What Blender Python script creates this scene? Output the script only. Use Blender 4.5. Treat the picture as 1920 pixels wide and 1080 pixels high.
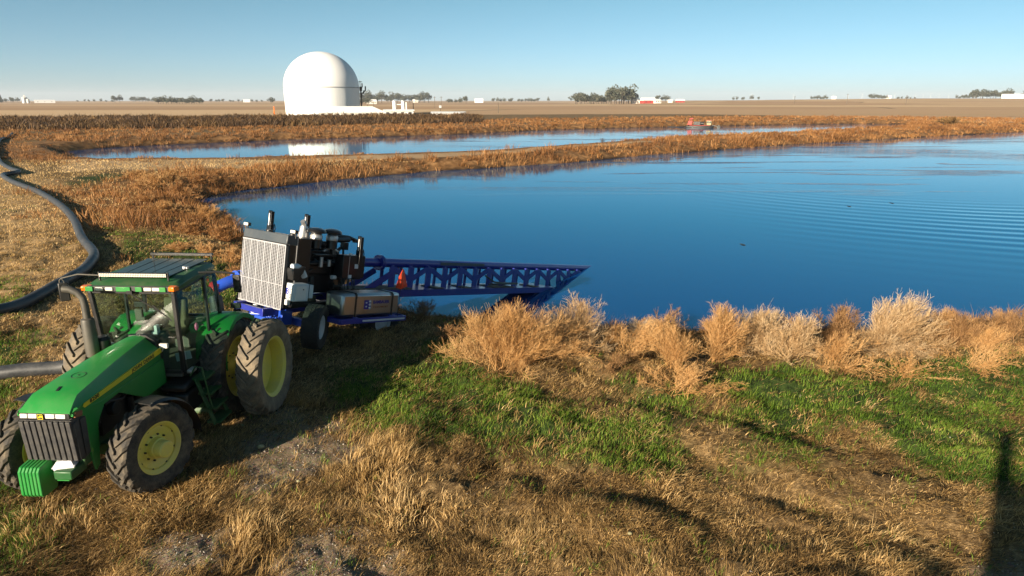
import bpy, math, random
import numpy as np
from mathutils import Vector, Matrix, Euler, Quaternion
random.seed(7); RS = np.random.RandomState(11)
S = bpy.context.scene; COL = S.collection
R = math.radians; PI = math.pi
for o in list(bpy.data.objects): bpy.data.objects.remove(o)

# ---------------------------------------------------------------- camera, sky, sun, exposure
CAM_H = 6.2; PITCH = math.atan(352/1280)          # drone height over the tractor's ground
cd = bpy.data.cameras.new('camera'); cam = bpy.data.objects.new('camera', cd); COL.objects.link(cam)
cam.location = (0, 0, CAM_H); cam.rotation_euler = (PI/2-PITCH, 0, 0)
cd.sensor_width = 36; cd.lens = 24; cd.clip_start = .1; cd.clip_end = 30000
S.camera = cam
SUN_AZ = 217; SUN_EL = 17.0
w = bpy.data.worlds.new("World"); S.world = w; w.use_nodes = True
nt = w.node_tree; nt.nodes.clear()
sky = nt.nodes.new('ShaderNodeTexSky'); sky.sky_type = 'NISHITA'; sky.sun_disc = False
sky.sun_elevation = R(SUN_EL); sky.sun_rotation = R(SUN_AZ)
sky.altitude = 300; sky.air_density = 0.62; sky.dust_density = 0.5; sky.ozone_density = 2.5
bg = nt.nodes.new('ShaderNodeBackground'); bg.inputs['Strength'].default_value = 0.052
hs = nt.nodes.new('ShaderNodeHueSaturation'); hs.inputs['Saturation'].default_value = 1.0
wo = nt.nodes.new('ShaderNodeOutputWorld')
tn = nt.nodes.new('ShaderNodeMix'); tn.data_type = 'RGBA'; tn.blend_type = 'MULTIPLY'; tn.inputs[0].default_value = 1; tc = nt.nodes.new('ShaderNodeTexCoord'); sz = nt.nodes.new('ShaderNodeSeparateXYZ'); nt.links.new(tc.outputs['Generated'], sz.inputs[0])
rg = nt.nodes.new('ShaderNodeMapRange'); rg.inputs[2].default_value = .16; nt.links.new(sz.outputs[2], rg.inputs[0])
th_ = nt.nodes.new('ShaderNodeMix'); th_.data_type = 'RGBA'; nt.links.new(rg.outputs[0], th_.inputs[0]); th_.inputs[6].default_value = (.88, .95, .99, 1); th_.inputs[7].default_value = (.78, 1.06, .83, 1); nt.links.new(th_.outputs[2], tn.inputs[7])   # pale hazy horizon, cooler blue above
nt.links.new(sky.outputs[0], hs.inputs['Color']); nt.links.new(hs.outputs[0], tn.inputs[6]); nt.links.new(tn.outputs[2], bg.inputs[0]); nt.links.new(bg.outputs[0], wo.inputs[0])
sl = bpy.data.lights.new('sun', 'SUN'); sl.energy = 5.0; sl.angle = R(.5); sl.color = (1, .84, .64)
sun = bpy.data.objects.new('sun', sl); COL.objects.link(sun)
sd = Vector((math.sin(R(SUN_AZ))*math.cos(R(SUN_EL)), math.cos(R(SUN_AZ))*math.cos(R(SUN_EL)), math.sin(R(SUN_EL))))
sun.rotation_euler = sd.to_track_quat('Z', 'Y').to_euler(); sun.location = (-20, -20, 20)
S.view_settings.view_transform = 'Standard'; S.view_settings.look = 'None'
S.view_settings.exposure = 1.3; S.view_settings.gamma = 1
ZW = -1.15                                       # water level
S.render.engine = 'CYCLES'

# ---------------------------------------------------------------- helpers
def gz(px, py, z=0.0):
    """point of the level z that photo pixel px,py (1920x1080) looks at: used to lay out the site plan"""
    dx = (px-960)/1280; dn = (py-540)/1280
    c, s = math.cos(PITCH), math.sin(PITCH)
    t = (CAM_H-z)/(s+dn*c)
    return (dx*t, (c-dn*s)*t)
def gpoly(pts, z=0.0): return np.array([gz(x, y, z) for x, y in pts])
def depth_of(x, y, z=0): return y*math.cos(PITCH)+(CAM_H-z)*math.sin(PITCH)

def hash2(ix, iy, seed):
    n = (ix.astype(np.int64)*374761393 + iy.astype(np.int64)*668265263 + seed*1442695041) & 0x7fffffff
    n = ((n ^ (n >> 13))*1274126177) & 0x7fffffff
    n = n ^ (n >> 16)
    return (n & 0xffffff)/float(0xffffff)
def vnoise(x, y, seed=0):
    x = np.asarray(x, float); y = np.asarray(y, float)
    ix = np.floor(x); iy = np.floor(y); fx = x-ix; fy = y-iy
    fx = fx*fx*(3-2*fx); fy = fy*fy*(3-2*fy)
    a = hash2(ix, iy, seed); b = hash2(ix+1, iy, seed); c = hash2(ix, iy+1, seed); d = hash2(ix+1, iy+1, seed)
    return (a*(1-fx)+b*fx)*(1-fy)+(c*(1-fx)+d*fx)*fy
def fbm(x, y, seed=0, octv=4):
    s = 0; a = .5; t = 0
    for k in range(octv):
        s = s+a*vnoise(x*2**k, y*2**k, seed+k*17); t += a; a *= .5
    return s/t
def sstep(a, b, v):
    t = np.clip((v-a)/(b-a), 0, 1); return t*t*(3-2*t)
def sdist(poly, X, Y):
    """signed distance to a polygon, negative inside"""
    d2 = np.full(X.shape, 1e18); ins = np.zeros(X.shape, bool); n = len(poly)
    for i in range(n):
        x0, y0 = poly[i]; x1, y1 = poly[(i+1) % n]
        ex, ey = x1-x0, y1-y0; L = ex*ex+ey*ey+1e-12
        t = np.clip(((X-x0)*ex+(Y-y0)*ey)/L, 0, 1)
        d2 = np.minimum(d2, (X-x0-t*ex)**2+(Y-y0-t*ey)**2)
        cr = ((y0 > Y) != (y1 > Y))
        with np.errstate(divide='ignore', invalid='ignore'):
            xi = x0+(Y-y0)*ex/(ey if ey != 0 else 1e-12)
        ins ^= cr & (X < xi)
    d = np.sqrt(d2); return np.where(ins, -d, d)

def tag(o, label=None, cat=None, group=None, kind=None):
    if label: o['label'] = label
    if cat: o['category'] = cat
    if group: o['group'] = group
    if kind: o['kind'] = kind
    return o
def empty(name, loc=(0, 0, 0), rz=0.0):
    o = bpy.data.objects.new(name, None); COL.objects.link(o); o.location = loc; o.rotation_euler = (0, 0, rz)
    o.empty_display_size = .3; return o
def copy_tree(o, parent=None):
    c = o.copy(); COL.objects.link(c)
    if parent: c.parent = parent
    for ch in [k for k in bpy.data.objects if k.parent == o]: copy_tree(ch, c)
    return c

class MB:
    def __init__(s): s.v = []; s.f = []
    def add(s, vs, fs, M=None):
        b = len(s.v)
        for p in vs:
            p = Vector(p); s.v.append(tuple(M @ p) if M is not None else tuple(p))
        s.f += [tuple(i+b for i in f) for f in fs]; return s
    def box(s, c, d, rot=None, taper=None):
        x, y, z = d[0]/2, d[1]/2, d[2]/2
        tx, ty = taper or (1, 1)
        vs = [(-x, -y, -z), (x, -y, -z), (x, y, -z), (-x, y, -z), (-x*tx, -y*ty, z), (x*tx, -y*ty, z), (x*tx, y*ty, z), (-x*tx, y*ty, z)]
        M = Matrix.Translation(c) @ (Euler(rot).to_matrix().to_4x4() if rot else Matrix())
        return s.add(vs, [(0, 3, 2, 1), (4, 5, 6, 7), (0, 1, 5, 4), (1, 2, 6, 5), (2, 3, 7, 6), (3, 0, 4, 7)], M)
    def bar(s, p, q, a, b=None, up=(0, 0, 1)):
        """rectangular bar from p to q, a wide (sideways), b deep (along up)"""
        b = b or a; p = Vector(p); q = Vector(q); d = (q-p); L = d.length; d.normalize()
        u = Vector(up)
        if abs(d.dot(u)) > .98: u = Vector((1, 0, 0))
        sx = d.cross(u).normalized(); u = sx.cross(d).normalized()
        M = Matrix([[sx.x, u.x, d.x, (p.x+q.x)/2], [sx.y, u.y, d.y, (p.y+q.y)/2], [sx.z, u.z, d.z, (p.z+q.z)/2], [0, 0, 0, 1]])
        m = MB().box((0, 0, 0), (a, b, L)); return s.add(m.v, m.f, M)
    def tube(s, pts, r, n=8, caps=True):
        pts = [Vector(p) for p in pts]; N = len(pts)
        rr = r if isinstance(r, (list, tuple)) else [r]*N
        t0 = (pts[1]-pts[0]).normalized(); u = Vector((0, 0, 1)) if abs(t0.z) < .9 else Vector((1, 0, 0))
        sx = t0.cross(u).normalized(); vs = []; fs = []
        for i in range(N):
            t = (pts[min(i+1, N-1)]-pts[max(i-1, 0)]).normalized()
            sx = (sx-t*sx.dot(t)).normalized(); sy = t.cross(sx)
            for k in range(n):
                a = 2*PI*k/n; vs.append(pts[i]+(sx*math.cos(a)+sy*math.sin(a))*rr[i])
        for i in range(N-1):
            for k in range(n):
                a = i*n+k; b = i*n+(k+1) % n; fs.append((a, b, b+n, a+n))
        if caps: fs.append(tuple(range(n-1, -1, -1))); fs.append(tuple((N-1)*n+k for k in range(n)))
        return s.add(vs, fs)
    def cyl(s, p, q, r, r2=None, n=16): return s.tube([p, q], [r, r if r2 is None else r2], n)
    def lathe(s, prof, n=32, axis='Z', M=None, closed=False):
        """prof: (radius, height) pairs around the axis"""
        vs = []; fs = []; N = len(prof)
        for (r, h) in prof:
            for k in range(n):
                a = 2*PI*k/n; c, q = r*math.cos(a), r*math.sin(a)
                vs.append({'Z': (c, q, h), 'Y': (q, h, c), 'X': (h, c, q)}[axis])
        for i in range(N if closed else N-1):
            for k in range(n):
                a = i*n+k; b = i*n+(k+1) % n; j = ((i+1) % N)*n
                fs.append((a, b, j+(k+1) % n, j+k))
        return s.add(vs, fs, M)
    def prism(s, poly, y0, y1, M=None):
        """outline in (x, z) extruded along y"""
        n = len(poly); vs = [(x, y0, z) for x, z in poly]+[(x, y1, z) for x, z in poly]
        fs = [tuple(range(n)), tuple(range(2*n-1, n-1, -1))]+[(i, i+n, (i+1) % n+n, (i+1) % n) for i in range(n)]
        return s.add(vs, fs, M)
    def loft(s, secs, caps=True):
        n = len(secs[0]); vs = [p for c in secs for p in c]; fs = []
        for i in range(len(secs)-1):
            for k in range(n):
                a = i*n+k; b = i*n+(k+1) % n; fs.append((a, b, b+n, a+n))
        if caps: fs.append(tuple(range(n-1, -1, -1))); fs.append(tuple((len(secs)-1)*n+k for k in range(n)))
        return s.add(vs, fs)
    def sphere(s, c, r, nu=16, nv=10, sc=(1, 1, 1)):
        vs = []; fs = []
        for j in range(nv+1):
            th = PI*j/nv
            for i in range(nu):
                a = 2*PI*i/nu; vs.append((c[0]+r*sc[0]*math.sin(th)*math.cos(a), c[1]+r*sc[1]*math.sin(th)*math.sin(a), c[2]+r*sc[2]*math.cos(th)))
        for j in range(nv):
            for i in range(nu): a = j*nu+i; b = j*nu+(i+1) % nu; fs.append((a, a+nu, b+nu, b))
        return s.add(vs, fs)
    def build(s, name, mat, parent=None, bevel=0.0, smooth=35, fix=True):
        me = bpy.data.meshes.new(name); me.from_pydata(s.v, [], s.f)
        import bmesh
        if fix:
            bm = bmesh.new(); bm.from_mesh(me); bmesh.ops.remove_doubles(bm, verts=bm.verts, dist=1e-5)
            bmesh.ops.recalc_face_normals(bm, faces=bm.faces); bm.to_mesh(me); bm.free()
        if smooth:
            me.polygons.foreach_set('use_smooth', [True]*len(me.polygons)); me.set_sharp_from_angle(angle=R(smooth))
        me.materials.append(mat); o = bpy.data.objects.new(name, me); COL.objects.link(o)
        if parent: o.parent = parent
        if bevel:
            b = o.modifiers.new('bevel', 'BEVEL'); b.width = bevel; b.segments = 2; b.limit_method = 'ANGLE'; b.angle_limit = R(40); b.harden_normals = False
        return o

def text_mb(body, size, M, thick=.004, bold=0.0, font_space=1.0, sx=1.0):
    """writing as thin raised letters; M maps the text's XY plane to its place"""
    cu = bpy.data.curves.new('t', 'FONT'); cu.body = body; cu.size = size; cu.extrude = thick; cu.offset = bold
    cu.align_x = 'CENTER'; cu.align_y = 'CENTER'; cu.space_character = font_space; cu.resolution_u = 3
    ob = bpy.data.objects.new('t', cu); COL.objects.link(ob)
    dg = bpy.context.evaluated_depsgraph_get(); me = bpy.data.meshes.new_from_object(ob.evaluated_get(dg))
    vs = [(v.co.x*sx, v.co.y, v.co.z) for v in me.vertices]; fs = [tuple(p.vertices) for p in me.polygons]
    bpy.data.objects.remove(ob); bpy.data.curves.remove(cu); bpy.data.meshes.remove(me)
    return MB().add(vs, fs, M)

def np_mesh(name, V, quads=None, tris=None, mat=None, attrs=None, smooth=False, parent=None):
    me = bpy.data.meshes.new(name); me.vertices.add(len(V)); me.vertices.foreach_set('co', np.asarray(V, np.float32).ravel())
    nq = 0 if quads is None else len(quads); nt_ = 0 if tris is None else len(tris)
    li = []
    if nq: li.append(np.asarray(quads, np.int32).ravel())
    if nt_: li.append(np.asarray(tris, np.int32).ravel())
    li = np.concatenate(li); me.loops.add(len(li)); me.loops.foreach_set('vertex_index', li)
    me.polygons.add(nq+nt_)
    tot = np.concatenate([np.full(nq, 4), np.full(nt_, 3)]).astype(np.int32)
    st = np.concatenate([[0], np.cumsum(tot)[:-1]]).astype(np.int32)
    me.polygons.foreach_set('loop_start', st); me.polygons.foreach_set('loop_total', tot)
    me.polygons.foreach_set('use_smooth', np.full(nq+nt_, smooth, bool))
    for k, a in (attrs or {}).items():
        a = np.asarray(a, np.float32)
        if a.ndim == 1: me.attributes.new(k, 'FLOAT', 'POINT').data.foreach_set('value', a)
        else: me.attributes.new(k, 'FLOAT_COLOR', 'POINT').data.foreach_set('color', a.ravel())
    me.update(calc_edges=True)
    if mat: me.materials.append(mat)
    o = bpy.data.objects.new(name, me); COL.objects.link(o)
    if parent: o.parent = parent
    return o

# ---------------------------------------------------------------- materials
class NB:
    """short node-building helper"""
    def __init__(s, name):
        s.m = bpy.data.materials.new(name); s.m.use_nodes = True; s.t = s.m.node_tree; s.t.nodes.clear()
        s.out = s.n('ShaderNodeOutputMaterial')
    def n(s, k, **kw):
        q = s.t.nodes.new(k)
        for a, b in kw.items(): setattr(q, a, b)
        return q
    def set(s, sock, v):
        if isinstance(v, bpy.types.NodeSocket): s.t.links.new(v, sock)
        elif v is not None:
            try: sock.default_value = v
            except Exception: sock.default_value = (*v, 1)
    def noise(s, scale, detail=4, rough=.6, vec=None, dist=0):
        q = s.n('ShaderNodeTexNoise'); q.inputs['Scale'].default_value = scale; q.inputs['Detail'].default_value = detail
        q.inputs['Roughness'].default_value = rough; q.inputs['Distortion'].default_value = dist
        if vec is not None: s.set(q.inputs['Vector'], vec)
        return q.outputs['Fac']
    def pos(s, scale=(1, 1, 1), obj=False):
        c = s.n('ShaderNodeTexCoord').outputs['Object'] if obj else s.n('ShaderNodeNewGeometry').outputs['Position']
        m = s.n('ShaderNodeMapping'); m.inputs['Scale'].default_value = scale; s.t.links.new(c, m.inputs[0]); return m.outputs[0]
    def mix(s, f, a, b, mode='MIX'):
        q = s.n('ShaderNodeMix', data_type='RGBA', blend_type=mode); s.set(q.inputs[0], f)
        for k, v in ((6, a), (7, b)):
            if isinstance(v, tuple) and len(v) == 3: v = (*v, 1)
            s.set(q.inputs[k], v)
        return q.outputs[2]
    def math(s, op, a, b=0.0, clamp=False):
        q = s.n('ShaderNodeMath', operation=op); q.use_clamp = clamp; s.set(q.inputs[0], a); s.set(q.inputs[1], b); return q.outputs[0]
    def rng(s, v, a, b, c=0.0, d=1.0):
        q = s.n('ShaderNodeMapRange'); s.set(q.inputs[0], v)
        for i, k in enumerate((a, b, c, d)): s.set(q.inputs[i+1], k)
        return q.outputs[0]
    def ramp(s, f, stops):
        q = s.n('ShaderNodeValToRGB'); s.set(q.inputs[0], f); e = q.color_ramp.elements
        while len(e) < len(stops): e.new(.5)
        for i, (p, c) in enumerate(stops): e[i].position = p; e[i].color = (*c, 1)
        return q.outputs[0]
    def attr(s, name, out='Fac'):
        q = s.n('ShaderNodeAttribute'); q.attribute_name = name; return q.outputs[out]
    def bump(s, h, strength=.3, dist=.02, nrm=None):
        q = s.n('ShaderNodeBump'); q.inputs['Distance'].default_value = dist; s.set(q.inputs['Strength'], strength); s.set(q.inputs['Height'], h)
        if nrm is not None: s.set(q.inputs['Normal'], nrm)
        return q.outputs[0]
    def bsdf(s, col, rough=.5, metal=0.0, nrm=None, **kw):
        q = s.n('ShaderNodeBsdfPrincipled')
        if isinstance(col, tuple) and len(col) == 3: col = (*col, 1)
        s.set(q.inputs['Base Color'], col); s.set(q.inputs['Roughness'], rough); s.set(q.inputs['Metallic'], metal)
        if nrm is not None: s.set(q.inputs['Normal'], nrm)
        for k, v in kw.items(): s.set(q.inputs[k.replace('_', ' ')], v)
        s.t.links.new(q.outputs[0], s.out.inputs[0]); return q

def paint(name, col, rough=.35, metal=0.0, dust=.25, dustcol=(.25, .2, .14), bump=.0, coat=0.0, scale=3.0):
    """a worn surface: base colour, dust and scuffs by noise"""
    b = NB(name); p = b.pos(obj=True)
    n1 = b.noise(scale, 6, .65, p); n2 = b.noise(scale*9, 5, .7, p)
    f = b.rng(b.math('ADD', b.math('MULTIPLY', n1, .7), b.math('MULTIPLY', n2, .3)), .42, .75, 0, dust)
    c = b.mix(b.math('MULTIPLY', n2, .25), col, tuple(x*.7 for x in col)); c = b.mix(f, c, dustcol)
    r = b.math('ADD', b.math('MULTIPLY', f, .6), rough, True)
    nr = b.bump(n2, bump, .005) if bump else None
    b.bsdf(c, r, metal, nr, Coat_Weight=coat); return b.m
M = {}
M['green'] = paint('green_paint', (.014, .21, .034), .38, dust=.28, dustcol=(.14, .24, .10), coat=.12)
M['dkgreen'] = paint('dark_green_paint', (.012, .085, .02), .45, dust=.3)
M['yellow'] = paint('wheel_yellow', (.72, .62, .10), .45, dust=.7, dustcol=(.50, .45, .24))
M['stripe'] = paint('stripe_yellow', (.68, .55, .02), .4, dust=.12)
M['black'] = paint('black_paint', (.012, .012, .013), .38, dust=.3, dustcol=(.09, .08, .06))
M['satin'] = paint('black_machine_enamel', (.008, .008, .009), .30, dust=.06, dustcol=(.05, .05, .045))
M['plastic'] = paint('black_plastic', (.03, .03, .032), .55, dust=.5, dustcol=(.13, .115, .09), bump=.2, scale=8)
M['rubber'] = paint('tyre_rubber', (.022, .021, .02), .8, dust=.75, dustcol=(.24, .195, .135), bump=.3, scale=5)
M['rubber_dusty'] = paint('dusty_tyre_rubber', (.10, .085, .065), .85, dust=1.0, dustcol=(.30, .24, .16), bump=.3, scale=4)
M['rubber_dark'] = paint('dark_tyre_rubber', (.018, .018, .018), .75, dust=.5, dustcol=(.12, .10, .075), bump=.3, scale=5)
M['exhaust'] = paint('exhaust_steel', (.09, .085, .075), .5, .4, dust=.5, dustcol=(.16, .14, .10))
M['blue'] = paint('royal_blue_paint', (.012, .022, .26), .34, dust=.12, dustcol=(.12, .13, .2), coat=.3)
M['blue2'] = paint('bright_blue_paint', (.015, .07, .46), .3, dust=.08, coat=.3)
M['alu'] = paint('aluminium_sheet', (.40, .41, .42), .28, 1.0, dust=.25, dustcol=(.4, .38, .34), scale=2)
M['steel'] = paint('galvanised_steel', (.5, .5, .5), .4, .8, dust=.3)
M['white'] = paint('white_enamel', (.72, .72, .70), .4, dust=.15)
M['whiteblue'] = paint('light_grey_enamel', (.58, .64, .68), .4, dust=.15)
M['red'] = paint('red_paint', (.55, .02, .012), .4, dust=.1)
M['orange'] = paint('orange_lens', (.75, .16, .01), .25, dust=.05)
M['flag'] = paint('orange_flag_cloth', (.85, .07, .015), .7, dust=.05)
M['lens'] = paint('lamp_lens', (.75, .72, .62), .15, dust=.1)
M['seat'] = paint('olive_seat_cloth', (.12, .105, .06), .85, dust=.2)
M['trim'] = paint('cab_trim', (.10, .10, .085), .6, dust=.4)
M['tan'] = paint('tan_hardware', (.28, .26, .14), .6, dust=.3)
M['wood'] = paint('weathered_timber', (.10, .085, .065), .85, dust=.5, bump=.4, scale=4)
M['pink'] = paint('pink_plastic', (.6, .12, .3), .4, dust=.05)
M['foam'] = paint('white_foam', (.80, .80, .82), .6, dust=.05)
M['copper'] = paint('rusty_steel', (.22, .09, .04), .8, dust=.4, dustcol=(.3, .15, .07))
M['hose'] = paint('black_hose_rubber', (.03, .032, .036), .42, dust=.55, dustcol=(.12, .12, .12), bump=.15, scale=3)
def mk_glass():
    b = NB('cab_glass'); 
    tr = b.n('ShaderNodeBsdfTransparent'); tr.inputs[0].default_value = (.74, .84, .80, 1)
    gl = b.n('ShaderNodeBsdfGlossy'); gl.inputs['Roughness'].default_value = .03; gl.inputs[0].default_value = (1, 1, 1, 1)
    fr = b.n('ShaderNodeFresnel'); fr.inputs[0].default_value = 1.5
    dn = b.noise(3, 5, .6, b.pos(obj=True)); df = b.n('ShaderNodeBsdfDiffuse'); df.inputs[0].default_value = (.4, .38, .3, 1)
    m0 = b.n('ShaderNodeMixShader'); b.set(m0.inputs[0], b.rng(dn, .45, .8, .0, .05)); b.t.links.new(tr.outputs[0], m0.inputs[1]); b.t.links.new(df.outputs[0], m0.inputs[2])
    mx = b.n('ShaderNodeMixShader'); bf = b.n('ShaderNodeNewGeometry'); b.set(mx.inputs[0], b.math('MULTIPLY', fr.outputs[0], b.math('SUBTRACT', 1.0, bf.outputs['Backfacing']))); b.t.links.new(m0.outputs[0], mx.inputs[1]); b.t.links.new(gl.outputs[0], mx.inputs[2])
    b.t.links.new(mx.outputs[0], b.out.inputs[0]); return b.m
M['glass'] = mk_glass()
def mk_plant(name, stops, transl=.3, rough=.6):
    b = NB(name); c = b.ramp(b.attr('tint'), stops)
    d = b.n('ShaderNodeBsdfPrincipled'); b.set(d.inputs['Base Color'], c); d.inputs['Roughness'].default_value = rough
    d.inputs['Specular IOR Level'].default_value = .25
    t = b.n('ShaderNodeBsdfTranslucent'); b.set(t.inputs[0], c)
    m = b.n('ShaderNodeMixShader'); m.inputs[0].default_value = transl
    b.t.links.new(d.outputs[0], m.inputs[1]); b.t.links.new(t.outputs[0], m.inputs[2]); b.t.links.new(m.outputs[0], b.out.inputs[0]); return b.m
M['straw'] = mk_plant('dry_grass', [(0, (.035, .020, .009)), (.3, (.17, .10, .036)), (.65, (.46, .295, .11)), (1, (.74, .53, .26))])
M['grass'] = mk_plant('green_grass', [(0, (.015, .035, .008)), (.35, (.065, .125, .012)), (.6, (.14, .24, .022)), (.8, (.27, .32, .05)), (1, (.38, .31, .12))], .35)
M['weed_pale'] = mk_plant('pale_weed_twigs', [(0, (.13, .075, .030)), (.4, (.36, .22, .10)), (.75, (.52, .36, .19)), (1, (.62, .46, .28))], .2)
M['weed'] = mk_plant('dead_weed_twigs', [(0, (.12, .055, .018)), (.4, (.34, .175, .058)), (.75, (.50, .29, .115)), (1, (.56, .35, .155))], .2)
M['weed_dark'] = mk_plant('brown_weed_twigs', [(0, (.06, .035, .018)), (.5, (.19, .10, .04)), (1, (.40, .23, .10))], .2)
M['bank'] = mk_plant('bank_reeds', [(0, (.055, .022, .009)), (.4, (.22, .095, .030)), (.8, (.38, .19, .065)), (1, (.54, .33, .15))], .25)
M['belt'] = mk_plant('brown_scrub', [(0, (.03, .018, .009)), (.45, (.10, .055, .024)), (.75, (.20, .12, .045)), (1, (.34, .20, .08))], .15)
M['leaf'] = mk_plant('tree_foliage', [(0, (.05, .06, .045)), (.6, (.09, .10, .07)), (1, (.17, .16, .11))], .15)
M['bark'] = paint('tree_bark', (.08, .065, .05), .9, dust=.3)

# ---------------------------------------------------------------- site plan: ponds, dikes, patches of grass and gravel
POND1 = gpoly([(362,378),(400,366),(480,354),(560,345),(700,331),(810,321),(930,314),(1060,306),(1150,297),(1240,289),(1466,272),(1640,262),(1780,254),(1920,247),(2250,232),
               (2600,300),(2500,480),(2200,545),(1920,596),(1740,618),(1600,626),(1400,628),(1240,624),(1100,620),(1000,614),(870,602),(800,594),(735,566),(650,525),(560,490),(480,458),(445,432),(405,402),(375,392)], ZW)
_far = gpoly([(112,285),(200,277),(300,272),(420,267),(540,262),(700,257),(850,252),(1040,243),(1250,238),(1480,233.5),(1600,232.2),(1700,232.6)], ZW)
_crest = gpoly([(1705,236.3),(1640,238.7),(1480,247.5),(1300,254.5),(1060,270.5),(900,281.5),(700,288.5),(540,292),(400,296),(200,297),(128,294)], 0)
_crest = _crest + np.array([0, 3.5])[None, :]
POND2 = np.concatenate([_far, _crest])
POND3 = gpoly([(-260,251),(60,247),(300,243),(560,238.8),(760,236.3),(900,233.4),(900,231.6),(700,233.4),(400,238.5),(60,243.5),(-260,247.5)], ZW)
def patch(polys, X, Y, soft, seed, amp=1.6, freq=.55, bias=0.0):
    m = np.zeros(X.shape)
    d0 = (fbm(X*freq, Y*freq, seed, 4)-.5)*amp*2-bias
    for p in polys: m = np.maximum(m, 1-sstep(-soft, soft, sdist(gpoly(p), X, Y)+d0))
    return m
GREEN = [[(680,705),(760,690),(830,672),(900,690),(1000,705),(1100,755),(1230,790),(1275,850),(1200,885),(1050,862),(900,848),(780,788),(700,745)],
         [(1100,700),(1180,700),(1300,740),(1250,790),(1150,770)],
         [(1370,725),(1500,700),(1700,680),(1990,672),(1990,880),(1880,925),(1760,895),(1700,835),(1560,800),(1500,880),(1420,885),(1390,805)],
         [(-300,600),(20,590),(55,640),(40,690),(70,720),(85,760),(10,860),(20,960),(60,1085),(-300,1200)],
         [(205,428),(290,436),(350,470),(430,500),(455,560),(420,590),(380,510),(270,495),(240,480)],
         [(132,345),(190,325),(262,338),(245,352),(150,357)], [(820,650),(860,640),(862,668),(835,672)], [(0,520),(30,515),(30,560),(0,572)]]
GRAVEL = [[(420,850),(500,800),(600,790),(650,860),(610,930),(500,915),(440,885)], [(470,1050),(560,1000),(640,1020),(730,1050),(760,1150),(440,1150)], [(1770,1110),(1800,1035),(1900,1005),(1990,1040),(1990,1160)], [(470,770),(560,760),(640,800),(560,830)], [(300,1010),(420,1000),(400,1060),(290,1060)]]
MOWN = [[(-400,300),(20,290),(110,350),(150,420),(160,480),(120,530),(20,580),(-100,640),(-500,700)], [(60,590),(150,560),(230,640),(200,700),(100,680),(50,640)]]
PATHS = [[(130,300),(330,300),(520,300),(700,292),(900,285),(1060,274),(1300,258),(1480,250.5),(1640,241.5),(1900,233),(1900,236),(1640,244.5),(1480,253.5),(1300,261),(1060,277.5),(900,290),(700,299),(520,311),(330,318),(130,320)]]
DARKPATH = []
def ground_z(X, Y, relief=True):
    X = np.asarray(X, float); Y = np.asarray(Y, float)
    wob = (fbm(X*.35, Y*.35, 5, 3)-.5)*1.4
    d1 = sdist(POND1, X, Y); d2 = sdist(POND2, X, Y)+wob*.8; d3 = sdist(POND3, X, Y)
    d1 = d1+wob*np.clip(np.abs(Y)/40, .35, 1.2)
    def bank(d, wd, top=0.0):
        return np.where(d > 0, ZW+(top-ZW)*np.sin(np.clip(d/wd, 0, 1)*PI/2)**1.0, ZW+np.maximum(d*.35, -1.5))
    w1 = np.where(Y < 40, 5.5, 4.0)
    z = np.minimum(np.minimum(bank(d1, w1), bank(d2, 3.2)), bank(d3, 3.0))
    up = np.clip(d1/6, 0, 1)*np.clip(d2/6, 0, 1)
    z = z+.18*np.exp(-(((X+6.3)/2.6)**2+((Y-16.6)/1.8)**2))*np.clip(d1/3, 0, 1)
    if relief:
        near = 1-sstep(30, 90, np.hypot(X, Y))
        r = (fbm(X*.55, Y*.55, 21, 4)-.5)*.44+(fbm(X*2.3, Y*2.3, 33, 3)-.5)*.21+(fbm(X*6, Y*6, 35, 2)-.5)*.07
        # wheel ruts and mounds in the green ground to the right
        r = r+.26*(fbm((.57*X+.82*Y)*.85, (.82*X-.57*Y)*.28, 9, 3)-.5)*2*sstep(-4, 3, X)
        # flat where the tractor and pump stand
        flat = np.exp(-(((X+6.2)/3.2)**4+((Y-12.8)/4.6)**4))
        z = z+r*near*(1-.75*flat)*np.clip(d1/1.5, 0.15, 1)
        z = z+.25*(fbm(X*.25, Y*.25, 41, 3)-.5)*sstep(30, 60, Y)*(1-sstep(250, 400, Y))*up
    dist = np.hypot(X, Y)
    az = np.arctan2(X, np.maximum(Y, 1))
    rise = sstep(350, 1500, dist)*sstep(-.02, .55, az)*9.0
    return z+rise+sstep(300, 1500, dist)*(fbm(X*.002, Y*.002, 3, 3)-.5)*2.5
def gzh(x, y): return float(ground_z(np.array([x]), np.array([y]))[0])

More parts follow.
